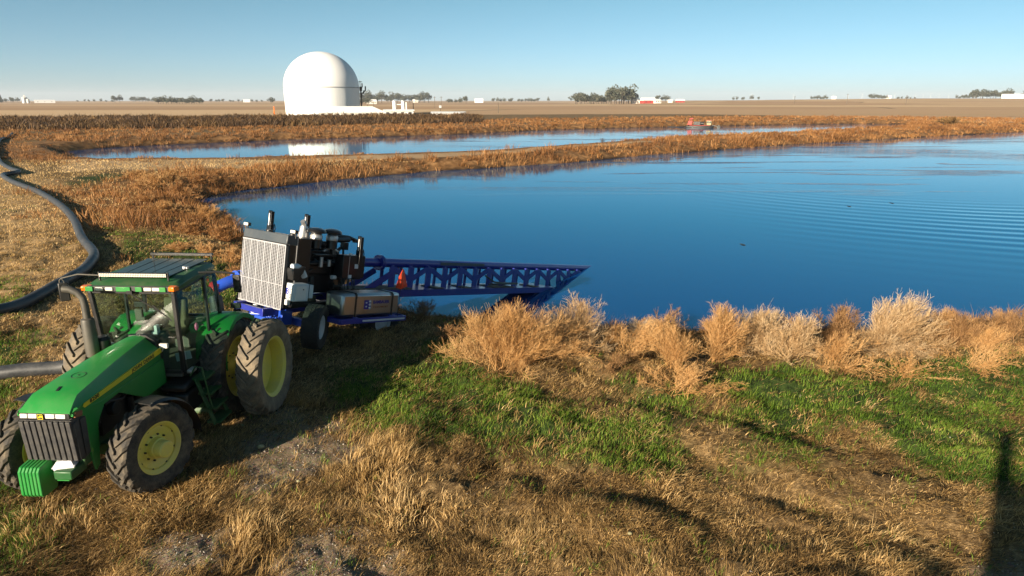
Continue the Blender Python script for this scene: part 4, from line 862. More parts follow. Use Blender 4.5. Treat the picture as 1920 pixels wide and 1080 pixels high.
    mb = MB(); mb.prism([(.10, -.50), (.20, -.50), (.36, -.30), (.42, -.16), (.34, -.14), (.24, -.20), (.06, -.20), (.05, -.28)], -1.18, -.92, None); B(mb, 'panel_hood', 'black', .015)
    mb = MB(); mb.tube([(.10, -1.05, -.17), (.24, -1.05, -.16), (.38, -1.05, -.22), (.50, -1.05, -.42)], .075, 10); B(mb, 'hood_cover', 'whiteblue')
    mb = MB(); mb.box((1.05, -.95, -1.14), (1.7, .16, .12)); mb.box((.55, -.86, -1.02), (.9, .2, .22)); B(mb, 'side_step', 'satin', .01)
    # discharge elbow on the far side facing the tractor
    mb = MB(); mb.tube([(.35, 1.02, -.78), (.05, 1.06, -.80), (-.15, 1.09, -.86), (-.32, 1.16, -.96), (-.42, 1.22, -1.03)], [.15]*5, 18); mb.cyl((-.02, 1.06, -.80), (.02, 1.06, -.80), .24); mb.cyl((.10, 1.05, -.79), (.14, 1.05, -.79), .24); B(mb, 'discharge_elbow', 'blue2')
    mb = MB(); mb.cyl((-.42, 1.22, -1.03), (-.48, 1.26, -1.08), .19); mb.box((-.50, 1.20, -.98), (.10, .26, .10), (0, .5, .3)); B(mb, 'coupling', 'red', .01)
    # aluminium fuel box on its blue tray
    mb = MB(); mb.box((2.07, -1.56, -1.03), (2.02, .66, .60)); tb = B(mb, 'fuel_box', 'alu', .07)
    mb = MB(); mb.box((2.17, -1.56, -1.42), (2.34, .78, .06)); mb.bar((1.0, -1.93, -1.43), (3.34, -1.93, -1.43), .05, .14); mb.bar((1.0, -1.20, -1.43), (3.34, -1.20, -1.43), .05, .14); mb.bar((1.0, -1.93, -1.43), (1.0, -1.20, -1.43), .05, .14); mb.bar((3.34, -1.93, -1.43), (3.34, -1.20, -1.43), .05, .14)
    for x in (1.2, 2.6): mb.bar((x, -1.2, -1.40), (x, -.4, -1.28), .08, .10)
    for x in (1.48, 2.78): mb.box((x, -1.92, -1.345), (.18, .06, .03))
    tr = B(mb, 'fuel_box_tray', 'blue', .012)
    mb = MB(); mb.box((2.5, -1.962, -1.43), (1.55, .010, .045)); mb.build('reflective_strip', M['whiteblue'], tr)
    for x in (1.50, 2.80):
        mb = MB(); mb.box((x, -1.897, -1.03), (.05, .012, .58)); mb.box((x, -1.56, -.722), (.05, .62, .012)); mb.box((x, -1.87, -.745), (.05, .06, .012), (.785, 0, 0)); mb.cyl((x, -1.905, -1.28), (x, -1.905, -1.34), .02); mb.build('strap', M['black'], tb)
    xb, yb, zb = 2.02, -1.894, -1.02
    mb = MB(); mb.box((xb-.11, yb, zb), (.34-.10, .008, .24)); mb.build('logo_patch', M['blue'], tb)
    mb = MB()
    for z in (.085, .0, -.085): mb.prism([(xb-.06, zb+z-.028), (xb+.0, zb+z-.028), (xb+.0, zb+z+.028), (xb-.06, zb+z+.028), (xb-.08, zb+z)], yb-.010, yb-.003)
    mb.box((xb-.16, yb-.005, zb+.05), (.05, .006, .035)); mb.box((xb-.16, yb-.005, zb-.05), (.05, .006, .035)); mb.build('logo_bars', M['whiteblue'], tb)
    text_side('BAMBAUER', .115, xb+.37, yb, zb+.055, 1.0, .003, 1.0).build('lettering', M['blue'], tb, smooth=0)
    text_side('EQUIPMENT', .070, xb+.37, yb, zb-.075, 1.0, .0005, 1.5).build('lettering', M['copper'], tb, smooth=0)
    # whip flag
    mb = MB(); mb.cyl((3.0, -1.95, -1.40), (3.02, -1.95, -.05), .008, .006, 6); fp = B(mb, 'flag_pole', 'black')
    mb = MB(); mb.add([(3.02, -1.95, -.06), (3.07, -1.96, -.10), (3.27, -1.90, -.44), (3.22, -1.99, -.54), (3.02, -1.955, -.62), (2.84, -1.93, -.58), (2.80, -1.98, -.52), (2.93, -1.92, -.28)], [(0, 1, 7), (1, 2, 7), (2, 3, 4), (2, 4, 7), (4, 5, 7), (5, 6, 7)]); f_ = mb.build('flag', M['flag'], fp, 0, 60); sm = f_.modifiers.new('thickness', 'SOLIDIFY'); sm.thickness = .004
    # boom: pump pipe, truss and walkway
    XE = 18.6
    mb = MB(); mb.cyl((2.7, 0, -.13), (XE, 0, -.13), .135, None, 28); mb.cyl((2.75, 0, -.13), (3.05, 0, -.13), .20, .16, 24); bo = B(mb, 'boom_pipe', 'blue')
    mb = MB()
    for x in (3.98, 4.05): mb.cyl((x, 0, -.13), (x+.045, 0, -.13), .235, None, 28)
    for k in range(14):
        a = 2*PI*k/14; mb.cyl((3.94, math.cos(a)*.20, -.13+math.sin(a)*.20), (4.14, math.cos(a)*.20, -.13+math.sin(a)*.20), .018, None, 6)
    mb.build('flange', M['blue'], bo)
    mb = MB(); mb.box((7.9, -.138, -.10), (2.4, .008, .10)); mb.build('worn_band', M['slate'], bo)
    zc = -.88; xs = [4.38+k*.82 for k in range(17)]
    for k, x in enumerate(xs):
        top = -.22; bot = zc+.01
        mb = MB(); mb.box((x, -.24, (top+bot)/2), (.25, .04, top-bot)); mb.box((x, .20, (top+bot)/2), (.12, .04, top-bot)); mb.bar((x, -.24, top+.02), (x, .20, top+.02), .12, .05); B(mb, 'truss_post', 'blue', .006)
    for k in range(len(xs)-1):
        x0, x1 = xs[k], xs[k+1]; up = k % 2 == 0; zm, zt = -.62, -.27
        mb = MB()
        for y in (-.23,):
            a, b_ = ((x0+.08, y, zt), (x1-.02, y, zm)) if up else ((x0+.02, y, zm), (x1-.08, y, zt)); mb.bar(a, b_, .045, .16)
        B(mb, 'truss_brace', 'blue', .006)
    mb = MB(); mb.bar((4.25, -.36, -.40), (3.0, -.36, -1.02), .06, .18); mb.bar((4.25, .36, -.40), (3.0, .36, -1.02), .06, .18); B(mb, 'truss_brace', 'blue', .006)
    mb = MB(); mb.box((10.2, -.60, zc-.10), (15.0, .06, .20)); mb.box((10.2, .50, zc-.10), (15.0, .06, .20)); mb.box((10.2, -.05, zc+.008), (15.0, 1.20, .014)); mb.box((10.2, -.05, zc-.20), (15.0, .9, .03)); B(mb, 'bottom_chord', 'blue', .004)
    for x in (2.5, 2.95, 3.4, 3.85, 4.3, 4.75, 6.25, 7.75, 9.4, 9.85, 10.3, 12.0):
        mb = MB(); mb.box((x, -.26, zc+.035), (.40, .66, .03), (0, 0, .12*math.sin(x*7))); B(mb, 'walkway_plank', 'wood', .004)
    mb = MB(); mb.tube([(8.9, -.38, -.45), (9.3, -.52, -.66), (9.9, -.50, -.70), (10.8, -.5, -.72)], .03)
    for k in range(3): mb.tube([(9.0+k*.4, -.5, -.74), (9.5+k*.4, -.56, -.72), (10.2+k*.3, -.52, -.73)], .028, 6)
    B(mb, 'boom_hose', 'black')
    mb = MB(); mb.box((4.95, .2, -.38), (.30, .04, .26)); B(mb, 'reflector', 'red', .01)
    return root
M['guard'] = paint('guard_sheet', (.50, .50, .52), .38, .35, dust=.25, dustcol=(.3, .28, .26)); M['slate'] = paint('slate_grey_paint', (.055, .065, .075), .35, dust=.25, dustcol=(.14, .14, .13))
RIG = make_rig()

# ---------------------------------------------------------------- hoses
def smooth_path(pts, n=10):
    out = []
    for i in range(len(pts)-1):
        p0 = Vector(pts[max(i-1, 0)]); p1 = Vector(pts[i]); p2 = Vector(pts[i+1]); p3 = Vector(pts[min(i+2, len(pts)-1)])
        for k in range(n):
            t = k/n; out.append(.5*((2*p1)+(p2-p0)*t+(2*p0-5*p1+4*p2-p3)*t*t+(3*p1-p0-3*p2+p3)*t**3))
    out.append(Vector(pts[-1])); return out
def hose(name, xy, r, label, ends=None):
    P = smooth_path([(x, y, 0) for x, y in xy], 8); zz = ground_z(np.array([p.x for p in P]), np.array([p.y for p in P]))
    zz = np.convolve(np.pad(zz, 4, 'edge'), np.ones(9)/9, 'valid')
    P = [(p.x, p.y, z+r*.92) for p, z in zip(P, zz)]
    if ends: P += smooth_path([P[-1]]+ends, 8)[1:]
    o = MB().tube(P, r, 20).build(name, M['hose'], None, 0, 60); tag(o, label, 'hose'); return o
hose('hose', [(-95, 133), (-87.1, 120.8), (-80.3, 109.4), (-66, 89), (-52.4, 70.8), (-45.7, 62.9), (-43.4, 60.6), (-42.8, 59.2), (-42.6, 57.6), (-38.5, 52.8), (-32.5, 46.8), (-26.7, 40.2), (-22.8, 35.2), (-19.8, 30.9), (-17.6, 28.0), (-16.5, 26.3), (-15.9, 24.8), (-15.5, 23.4), (-15.3, 21.9), (-15.2, 20.3), (-15.4, 18.9), (-16.5, 16.6), (-18.5, 14)], .19, 'long black drag hose snaking away over the mown grass on the left')
hose('hose', [(-16, 13.4), (-13.5, 14.4), (-11.9, 14.75), (-11.1, 14.95), (-10.3, 15.1), (-9.2, 15.05), (-8.3, 15.2)], .165, 'black hose running behind the tractor to the blue elbow of the pump', [(-7.75, 15.6, .20), (-7.5, 16.2, .38), (-7.55, 16.7, .85), (-7.68, 16.98, 1.28)])

# ---------------------------------------------------------------- dead bushes on the bank
def bush_mesh(name, Hh, Wd, nst, nsub, lean, seed, mat, droop=.0, fine=1.0, tw=1.0):
    rs = np.random.RandomState(seed); V = []; T = []; Q = []
    def ribbon(p, q, m, w0, w1, t):
        d = q-p; a = rs.normal(size=3); s = np.cross(d, a); s /= (np.linalg.norm(s)+1e-9); b = len(V)
        V.extend([p-s*w0/2, p+s*w0/2, m+s*(w0+w1)/4, m-s*(w0+w1)/4, q+s*w1/2, q-s*w1/2]); T.extend([t]*6); Q.append((b, b+1, b+2, b+3)); Q.append((b+3, b+2, b+4, b+5))
    for i in range(nst):
        az = rs.uniform(0, 2*PI); sp = min(abs(rs.normal(0, .85)), 1.48)
        d = np.array([math.cos(az)*math.sin(sp), math.sin(az)*math.sin(sp), math.cos(sp)]); Ls = rs.uniform(.75, 1.05)
        end = np.array([d[0]*Wd*.52, d[1]*Wd*.40, max(d[2], .10)**.8*Hh*.86])*Ls+np.array([lean[0], lean[1], 0])*Hh*rs.uniform(.5, 1.1)
        base = np.array([rs.normal(0, .07*Wd), rs.normal(0, .05*Wd), -.05]); mid = base*.5+end*.5+np.array([0, 0, .10*Hh])-np.array([lean[0], lean[1], 0])*Hh*.15
        path = [((1-t)**2*base+2*t*(1-t)*mid+t*t*end) for t in np.linspace(0, 1, 6)]
        tt = rs.uniform(.35, .9)
        for k in range(5): ribbon(path[k], path[k+1], (path[k]+path[k+1])/2, .016*(1-k*.16)*fine, .016*(1-(k+1)*.16)*fine, tt*.9)
        for j in range(nsub):
            t = rs.uniform(.12, 1)**.8; k = min(int(t*5), 4); f = t*5-k; p = path[k]*(1-f)+path[k+1]*f
            dd = (path[k+1]-path[k]); dd /= np.linalg.norm(dd)+1e-9; r = rs.normal(size=3); r /= np.linalg.norm(r)
            dv = dd*.75+r*.75+np.array([lean[0]*.6, lean[1]*.6, .32-droop]); dv /= np.linalg.norm(dv); L = rs.uniform(.16, .42)*(1.15-.55*t)*Hh*.75
            q = p+dv*L; m = (p+q)/2+np.array([0, 0, -.04*L]); q = q+np.array([0, 0, .10*L])
            ribbon(p, q, m, .0075*fine, .005*fine, tt+rs.normal(0, .1))
            for c in range(3):
                u = rs.uniform(.25, 1); p2 = p*(1-u)+q*u; r = rs.normal(size=3); r /= np.linalg.norm(r); d3 = dv*.8+r*.7+np.array([0, 0, .25]); d3 /= np.linalg.norm(d3); L3 = L*rs.uniform(.25, .55)
                q3 = p2+d3*L3; ribbon(p2, q3, (p2+q3)/2, .0065*fine*tw, .0045*fine*tw, tt+.12+rs.normal(0, .12))
    o = np_mesh(name, np.array(V), np.array(Q), None, mat, {'tint': np.clip(np.array(T), 0, 1)}); return o
BGRP = 'dead bushes along the near bank'
def place_bush(px, py, hpx, wpx, lean, seed, mat, label, group=None, nst=34, nsub=30, src=None, zoff=0, droop=0, shared=None):
    x, y = gz(px, py, .0)
    for _ in range(4):
        z = gzh(x, y); x, y = gz(px, py, z)
    dep = depth_of(x, y, z); Hh = hpx/1280*dep; Wd = wpx*1.22/1280*dep
    if src is None: o = bush_mesh('dead_bush', Hh, Wd, nst, nsub, lean, seed, mat, droop, max(.8, dep/20))
    else:
        o = src.copy(); COL.objects.link(o); s0 = src['_h']; o.scale = (Wd/src['_w'], Wd/src['_w'], Hh/s0)
        for k in ('label', 'group'):
            if k in o: del o[k]
    o.location = (x, y, z+zoff); 
    if src is None: o['_h'] = Hh; o['_w'] = Wd
    else: o.rotation_euler = (0, 0, seed*1.7 % 6.28)
    tag(o, label, 'bush', group); return o
W1, W2 = M['weed'], M['weed_dark']
G1 = 'dead bushes on the near bank of the pond'
place_bush(948, 690, 132, 245, (.18, .0), 1, W1, 'big orange dead bush right beside the shadow under the boom', G1, 84, 50)
place_bush(1000, 672, 75, 170, (.45, .0), 2, W1, 'low flattened orange bush leaning right from the big orange one', G1, 34, 34, droop=.3)
place_bush(1080, 655, 108, 130, (.05, 0), 3, M['weed_pale'], 'upright pinkish dead bush just right of the tip of the boom', G1, 40, 38)
place_bush(1175, 668, 82, 150, (.75, .0), 4, W1, 'bush with long plumes swept over to the right', G1, 30, 34, droop=.15)
place_bush(1245, 632, 60, 85, (.2, 0), 5, W2, 'small dark bush at the water behind the swept plumes', G1, 20, 24)
place_bush(1262, 690, 92, 130, (-.1, 0), 6, W1, 'shaggy tan bush left of the tall spiky orange one', G1, 36, 34)
place_bush(1338, 682, 122, 100, (.03, 0), 7, W1, 'tall spiky orange bush with a pointed top', G1, 30, 48)
place_bush(1412, 668, 100, 120, (.05, 0), 8, M['weed_pale'], 'pale fan shaped bush with bare stems at its foot', G1, 36, 38)
place_bush(1482, 672, 92, 120, (.12, 0), 9, M['weed_pale'], 'pale bush between the fan shaped one and the round brown one', G1, 36, 36)
place_bush(1572, 652, 84, 130, (.0, 0), 10, W2, 'round brown bush standing behind the pale ones at the water', G1, 38, 34)
place_bush(1560, 688, 70, 140, (.3, 0), 11, W1, 'low leaning tan bush in front of the round brown one', G1, 30, 34, droop=.2)
place_bush(1655, 660, 118, 150, (.32, 0), 12, M['weed_pale'], 'tallest pale feathery bush blown to the right above the bank', G1, 52, 50)
place_bush(1795, 650, 66, 150, (.1, 0), 13, W2, 'wide brown bush right of the tallest feathery one', G1, 36, 32)
place_bush(1885, 640, 66, 120, (-.05, 0), 14, W2, 'brown bush at the right edge of the bank', G1, 34, 32)
place_bush(1270, 735, 62, 170, (.4, 0), 15, W1, 'dead bush lying flat on the grass below the shaggy tan one', G1, 30, 34, droop=.5)
place_bush(1690, 705, 42, 190, (.3, 0), 16, W1, 'matted low brown bush at the edge of the green grass', G1, 30, 30, droop=.5)
place_bush(1830, 690, 48, 170, (.2, 0), 17, W1, 'matted bush lying on the grass near the right edge', G1, 30, 30, droop=.4)
place_bush(1150, 692, 40, 100, (.2, 0), 18, W2, 'small brown bush between green tufts left of the swept plumes', G1, 20, 24, droop=.3)
place_bush(790, 604, 48, 90, (0, 0), 19, W2, 'dark bush in the shade under the boom beside the fuel box', G1, 26, 26)
place_bush(845, 640, 34, 80, (0, 0), 20, W2, 'low dark bush in the shade left of the big orange one', G1, 22, 24)
srcN = [o for o in bpy.data.objects if o.name.startswith('dead_bush') and o.get('_h', 0) > .7][:12]
for i in range(15):
    px = 880+1080*(i+.5)/15+random.uniform(-14, 14); py = random.choice((636, 650, 664, 678, 700))+random.uniform(-6, 6); low = py > 672
    place_bush(px, py, random.uniform(26, 48) if low else random.uniform(40, 80), random.uniform(60, 130), (0, 0), 100+i, W1, 'low tan weed bush between the larger bushes along the bank', G1, src=srcN[(i*5) % len(srcN)])
G2 = 'dead bushes left of the pump at the corner of the pond'
spots = [(300, 352, 42, 80), (345, 372, 46, 90), (392, 415, 48, 80), (425, 452, 50, 80), (448, 492, 44, 70), (285, 380, 30, 90), (322, 402, 40, 100), (365, 440, 38, 90), (400, 480, 36, 90), (440, 430, 40, 60), (330, 340, 34, 80), (380, 345, 32, 80), (270, 335, 26, 80), (420, 340, 30, 80), (345, 470, 26, 90), (450, 520, 34, 50)]
srcs = []
for i, (px, py, h, w_) in enumerate(spots):
    lab = {0: 'tan dead bush furthest left on the corner of the dike', 4: 'dead bush just left of the pump radiator'}.get(i, 'tan dead bush in the thicket at the pond corner')
    b_ = place_bush(px-8, py, h*.72, w_, (.1*(i % 3), 0), 30+i, (W1, M['bank'])[i % 2], lab, G2, 40, 30, src=None if i < 4 else srcs[i % 4])
    if i < 4: srcs.append(b_)
for o in bpy.data.objects:
    for k in ('_h', '_w'):
        if k in o: del o[k]

# ---------------------------------------------------------------- the far side: gas tank, sheds, farmsteads, woods, poles
def onground(px, py, z=0.0, adj=0): x, y = gz(px, py, z); return Vector((x, y, gzh(x, y)+adj))
def make_tank():
    c = onground(607, 217.5); c = c*(1+15.5/c.length); R_ = 15.6; ang = math.atan2(c.x, c.y); root = empty('gas_holder_tank', c, -ang)   # local -y looks back at the pond
    tag(root, 'huge white domed tank with a riveted wall standing beyond the ponds', 'storage tank')
    hw = 11.3
    b = NB('tank_wall'); p = b.pos(obj=True); g = b.noise(3, 5, .6, b.pos((.35, .35, .012), obj=True))
    sm = b.n('ShaderNodeSeparateXYZ'); b.set(sm.inputs[0], p); at = b.math('ARCTAN2', sm.outputs[1], sm.outputs[0]); fl = b.math('PINGPONG', b.math('MULTIPLY', at, 60.0), .5)
    b.bsdf(b.mix(b.rng(g, .5, .75, 0, .35), (.78, .79, .78), (.55, .56, .55)), .45, 0, b.bump(fl, .35, .25)); wallm = b.m
    mb = MB(); mb.lathe([(R_-.22, 0), (R_-.1, hw*.5), (R_, hw)], 96, 'Z'); mb.build('wall', wallm, root, 0, 30)
    mb = MB(); mb.lathe([(R_+.04, hw-.05), (R_+.16, hw), (R_+.16, hw+.25), (R_+.02, hw+.3)], 96, 'Z'); mb.build('rim_band', M['tankband'], root)
    mb = MB(); n = 22; pr = []
    for k in range(n+1):
        t = k/n*PI/2; pr.append((R_*.998*math.cos(t)+.0, hw+.28+R_*.92*math.sin(t)))
    mb.lathe(pr, 96, 'Z'); mb.build('dome', M['dome'], root, 0, 50)
    # stair, platform and pipes on the right hand side
    mb = MB(); xr = R_+.35
    for y in (-.9, .9): mb.bar((xr, y, 0), (xr+.1, y, hw+3.0), .16)
    for z in np.arange(.5, hw+3, .55): mb.bar((xr, -.9, z), (xr, .9, z), .07)
    mb.build('ladder', M['black'], root)
    mb = MB(); mb.box((xr+.5, 0, hw-2.2), (1.9, 2.6, .25)); mb.box((xr+.2, 0, hw+2.6), (1.4, 2.0, .2))
    for x, y in ((xr+1.3, -1.2), (xr+1.3, 1.2), (xr, -1.2)): mb.bar((x, y, hw-2.2), (x, y, hw-.9), .12)
    mb.bar((xr+1.3, -1.2, hw-.9), (xr+1.3, 1.2, hw-.9), .12); mb.build('platform', M['black'], root)
    mb = MB(); mb.tube([(xr+.2, .4, hw-4), (xr+.6, .4, hw-2.4), (xr+1.4, .3, hw-1.8), (xr+2.2, .2, hw-.8), (xr+2.3, .2, hw+.8)], .28, 8); mb.tube([(xr+.2, -.5, 0), (xr+.3, -.5, hw-.8), (xr+.9, -.4, hw+.6), (xr+.9, -.4, hw+2.0)], .25, 8); mb.cyl((xr+.3, .2, hw-1.2), (xr+.3, .2, hw+.6), .55); mb.build('pipework', M['black'], root)
M['dome'] = paint('dome_fabric', (.80, .80, .79), .42, dust=.06, dustcol=(.6, .6, .58)); M['tankband'] = paint('tank_rim_grey', (.35, .36, .38), .5)
M['roofwhite'] = paint('white_roof_sheet', (.78, .78, .77), .5, dust=.1, dustcol=(.5, .5, .48)); M['cream'] = paint('cream_siding', (.74, .71, .64), .7, dust=.2)
M['barnred'] = paint('barn_red_siding', (.36, .035, .03), .7, dust=.15); M['grey'] = paint('grey_siding', (.62, .62, .60), .6, dust=.2); M['windowdark'] = paint('dark_window', (.03, .035, .045), .2)
make_tank()
def house(name, px, py, lenm, wid, hw, hr, label, wallm, roofm, yaw=0.0, hip=0.0, cat='building', nwin=3, group=None, far=None):
    p = onground(px, py) if far is None else Vector(((px-960)/1280*far, far, gzh((px-960)/1280*far, far)))
    root = empty(name, p, -math.atan2(p.x, p.y)+yaw); tag(root, label, cat, group)
    mb = MB(); mb.box((0, 0, hw/2), (lenm, wid, hw)); mb.build('wall', M[wallm], root)
    mb = MB(); L = lenm/2+.4; Wd = wid/2+.4; h0 = hw-.05; hx = lenm/2+.4-hip
    mb.add([(-L, -Wd, h0), (L, -Wd, h0), (L, Wd, h0), (-L, Wd, h0), (-hx, 0, hw+hr), (hx, 0, hw+hr), (-L, -Wd, h0-.15), (L, -Wd, h0-.15), (L, Wd, h0-.15), (-L, Wd, h0-.15)], [(0, 1, 5, 4), (2, 3, 4, 5), (1, 2, 5), (3, 0, 4), (6, 7, 1, 0), (7, 8, 2, 1), (8, 9, 3, 2), (9, 6, 0, 3), (9, 8, 7, 6)]); mb.build('roof', M[roofm], root, smooth=0)
    for k in range(nwin):
        x = -lenm/2+(k+.5)*lenm/nwin; mb = MB(); mb.box((x, -wid/2-.03, hw*.55), (min(1.2, lenm/nwin*.4), .1, hw*.35)); mb.build('window' if k != nwin//2 else 'door', M['windowdark'], root)
    return root
house('long_shed', 661, 218.4, 25, 10, 1.7, 2.2, 'long low white building with a hipped roof right in front of the domed tank', 'cream', 'roofwhite', 0, 5, nwin=9)
o = house('pump_house', 748, 218.2, 11.5, 7, 2.4, .35, 'low grey white building with two white vent stacks right of the long shed', 'grey', 'roofwhite', nwin=4)
for x in (-1.6, 1.8):
    mb = MB(); mb.cyl((x, 0, 2.6), (x, 0, 5.5), .7); mb.cyl((x+.2, 0, 5.4), (x-.5, 0, 6.1), .5); mb.build('vent_stack', M['roofwhite'], o)
mb = MB(); mb.box((0, .2, 4.6), (2.6, .5, .3)); mb.box((3.0, .2, 4.1), (.5, .5, 2.8)); mb.build('stack_bridge', M['grey'], o)
house('low_shed', 841, 217.4, 13.5, 7, 1.3, .5, 'very low white shed alone beyond the dike right of the vent stacks', 'roofwhite', 'roofwhite', nwin=2)
mb = MB(); mb.cyl((0, 0, 0), (0, 0, 3.4), .28, .22, 10); mb.cyl((0, 0, 3.4), (0, 0, 3.7), .35, .3, 10); o = mb.build('marker_post', M['orange'], None); o.location = onground(515, 217.5); tag(o, 'short orange marker post in the field left of the domed tank', 'post')
# farmsteads on the horizon
FZ = lambda px, far: Vector(((px-960)/1280*far, far, gzh((px-960)/1280*far, far)))
house('barn', 1206, 0, 20, 14, 4.2, 4.0, 'red barn with a white roof beside the farm wood', 'barnred', 'roofwhite', .5, far=1010)
house('farm_shed', 1183, 0, 11, 9, 4.0, 3.2, 'small white farm building between the wood and the red barn', 'cream', 'roofwhite', .2, far=1015)
house('farm_shed', 1222, 0, 9, 9, 4.5, 1.5, 'pale lean-to at the right end of the red barn', 'cream', 'roofwhite', .5, far=1005)
house('farm_shed', 1264, 0, 12, 8, 2.8, 2.2, 'small red roofed shed right of the red barn', 'barnred', 'roofwhite', .3, far=1080)
house('farm_shed', 1246, 0, 7, 6, 3.0, 1.5, 'tiny white shed between the red barn and the small red shed', 'cream', 'roofwhite', 0, far=1080)
house('farmhouse', 706, 0, 16, 10, 4.5, 3.5, 'white farmhouse on the horizon right of the domed tank', 'cream', 'roofwhite', .2, far=1250)
house('farmhouse', 785, 0, 13, 9, 5, 3.5, 'white farmhouse in the tree row further right of the domed tank', 'cream', 'roofwhite', .1, far=1900)
house('farmhouse', 900, 0, 22, 12, 6, 5, 'white farmstead alone on the horizon above the pond centre', 'roofwhite', 'roofwhite', .1, far=1900)
house('farmhouse', 115, 0, 42, 14, 5, 2.5, 'long white shed on the horizon right of the grain silo', 'roofwhite', 'roofwhite', 0, far=1700)
house('farmhouse', 16, 0, 16, 12, 7, 4, 'white farmhouse in front of the conifers at the far left', 'roofwhite', 'grey', 0, far=1750)
house('farmhouse', 480, 0, 20, 12, 5, 4, 'white farm building on the horizon left of the domed tank', 'roofwhite', 'roofwhite', 0, far=2200)
house('farmhouse', 1868, 0, 30, 16, 5, 5, 'large white roofed building among trees at the far right', 'roofwhite', 'roofwhite', 0, far=1500)
house('farmhouse', 1850, 0, 12, 9, 6, 4, 'small white house left of the large roof at the far right', 'cream', 'roofwhite', 0, far=1520)
house('farmhouse', 1640, 0, 13, 9, 6, 4, 'white farmhouse at the right end of the dark wood on the ridge', 'cream', 'roofwhite', 0, far=2000)
house('farmhouse', 1541, 0, 12, 9, 5, 4, 'lone white house on the ridge left of the dark wood', 'cream', 'roofwhite', 0, far=2000)
p = FZ(79, 1650); root = empty('grain_silo', p); tag(root, 'tall galvanised grain silo on the far left horizon', 'silo')
MB().cyl((0, 0, 0), (0, 0, 12), 6.2, None, 24).build('bin', M['steel'], root); MB().cyl((0, 0, 12), (0, 0, 15.5), 6.4, .8, 24).build('bin_roof', M['grey'], root)
mb = MB(); mb.cyl((7.5, 0, 0), (7.5, 0, 9), 3.2, None, 18); mb.bar((0, 0, 15), (0, 0, 19), 1.0); mb.bar((0, 0, 18), (8, 0, 9), .6); mb.build('elevator_leg', M['grey'], root)
# trees
def tree_proto(seed, conifer=False):
    rs = np.random.RandomState(seed); n = 620; root = empty('tree'); V = []
    lob = [(rs.uniform(-.28, .28), rs.uniform(-.28, .28), rs.uniform(.40, .85), rs.uniform(.16, .30)) for _ in range(9)]
    P = []
    for i in range(n):
        if conifer: z = rs.uniform(.08, 1); r = (1-z)*.24*math.sqrt(rs.uniform(.2, 1)); a = rs.uniform(0, 6.28); P.append((r*math.cos(a), r*math.sin(a), z))
        else: l = lob[rs.randint(9)]; d = rs.normal(size=3); d /= np.linalg.norm(d); r = l[3]*rs.uniform(.6, 1.05); P.append((l[0]+d[0]*r, l[1]+d[1]*r, min(l[2]+d[2]*r*.9, 1.05)))
    P = np.array(P); u = rs.normal(size=(n, 3)); u /= np.linalg.norm(u, axis=1)[:, None]; v = np.cross(u, rs.normal(size=(n, 3))); v /= np.linalg.norm(v, axis=1)[:, None]; s = rs.uniform(.025, .055, (n, 1))
    V = np.stack([P-u*s, P-v*s, P+u*s, P+v*s], 1).reshape(-1, 3); b = np.arange(n)[:, None]*4
    np_mesh('crown', V, b+np.array([[0, 1, 2, 3]]), None, M['leaf'], {'tint': np.repeat(rs.uniform(0, 1, n), 4)}, parent=root)
    mb = MB(); mb.tube([(0, 0, 0), (.01, 0, .3), (0, .01, .6)], [.03, .022, .01], 7); 
    for k in range(5): a = k*1.3; mb.tube([(0, 0, .25+.06*k), (.12*math.cos(a), .12*math.sin(a), .45+.06*k), (.2*math.cos(a), .2*math.sin(a), .62+.05*k)], [.014, .009, .004], 5)
    mb.build('trunk', M['bark'], root); return root
TP = [tree_proto(1), tree_proto(2), tree_proto(3), tree_proto(4, True)]; tcount = [0]; used = set()
def tree(px, far, hm, wm, k, label, group=None, jit=0):
    p = FZ(px, far); hm *= 1.45; wm *= 1.3
    if k not in used: used.add(k); o = TP[k]
    else: o = copy_tree(TP[k])
    for q in ('label', 'group'):
        if q in o: del o[q]
    o.location = p; o.scale = (wm, wm, hm); o.rotation_euler = (0, 0, random.random()*6.28); tag(o, label, 'tree', group); return o
def row(x0, x1, far, hm, n, k, group, label):
    for i in range(n):
        px = x0+(x1-x0)*(i+.5)/n+random.uniform(-.3, .3)*(x1-x0)/n; h = hm*random.uniform(.75, 1.2); tree(px, far*random.uniform(.99, 1.02), h, h*(random.uniform(1.0, 1.4) if k != 3 else 1.3), k if k == 3 else random.randrange(3), label, group)
row(0, 38, 1800, 15, 10, 3, 'dark conifers at the far left horizon', 'dark conifer in the windbreak at the far left horizon')
row(40, 72, 1900, 9, 4, 0, 'low trees beside the silo', 'low tree on the horizon left of the silo')
row(170, 240, 2300, 7, 7, 0, 'small trees on the left horizon', 'small tree on the left horizon between silo and wood')
row(236, 252, 1800, 12, 2, 0, 'pair of trees on the left horizon', 'round tree of the pair left of the dark wood')
row(272, 318, 2300, 12, 8, 0, 'pale trees left of the dark wood', 'pale tree in the row just left of the dark wood')
row(318, 402, 1150, 8, 18, 0, 'trees of the dark wood left of the tank', 'tree in the dense dark wood left of the domed tank')
row(410, 512, 2500, 8, 12, 0, 'far trees left of the tank', 'far tree on the horizon between the wood and the domed tank')
tree(524, 1400, 10, 12, 0, 'round tree standing right at the left edge of the domed tank')
row(678, 704, 1100, 8, 5, 0, 'green trees right of the tank', 'green tree beside the farmhouse right of the domed tank')
row(688, 726, 1700, 17, 6, 0, 'tall trees behind the farmhouse', 'tall pale tree behind the farmhouse right of the domed tank')
row(732, 812, 1900, 17, 14, 0, 'tree row right of the farmhouse', 'tree in the long pale row right of the farmhouse')
row(842, 872, 1500, 7, 5, 0, 'low thicket trees', 'low tree in the thicket left of the lone round tree')
tree(877, 1450, 11, 13, 1, 'lone round dark tree above the middle of the ponds')
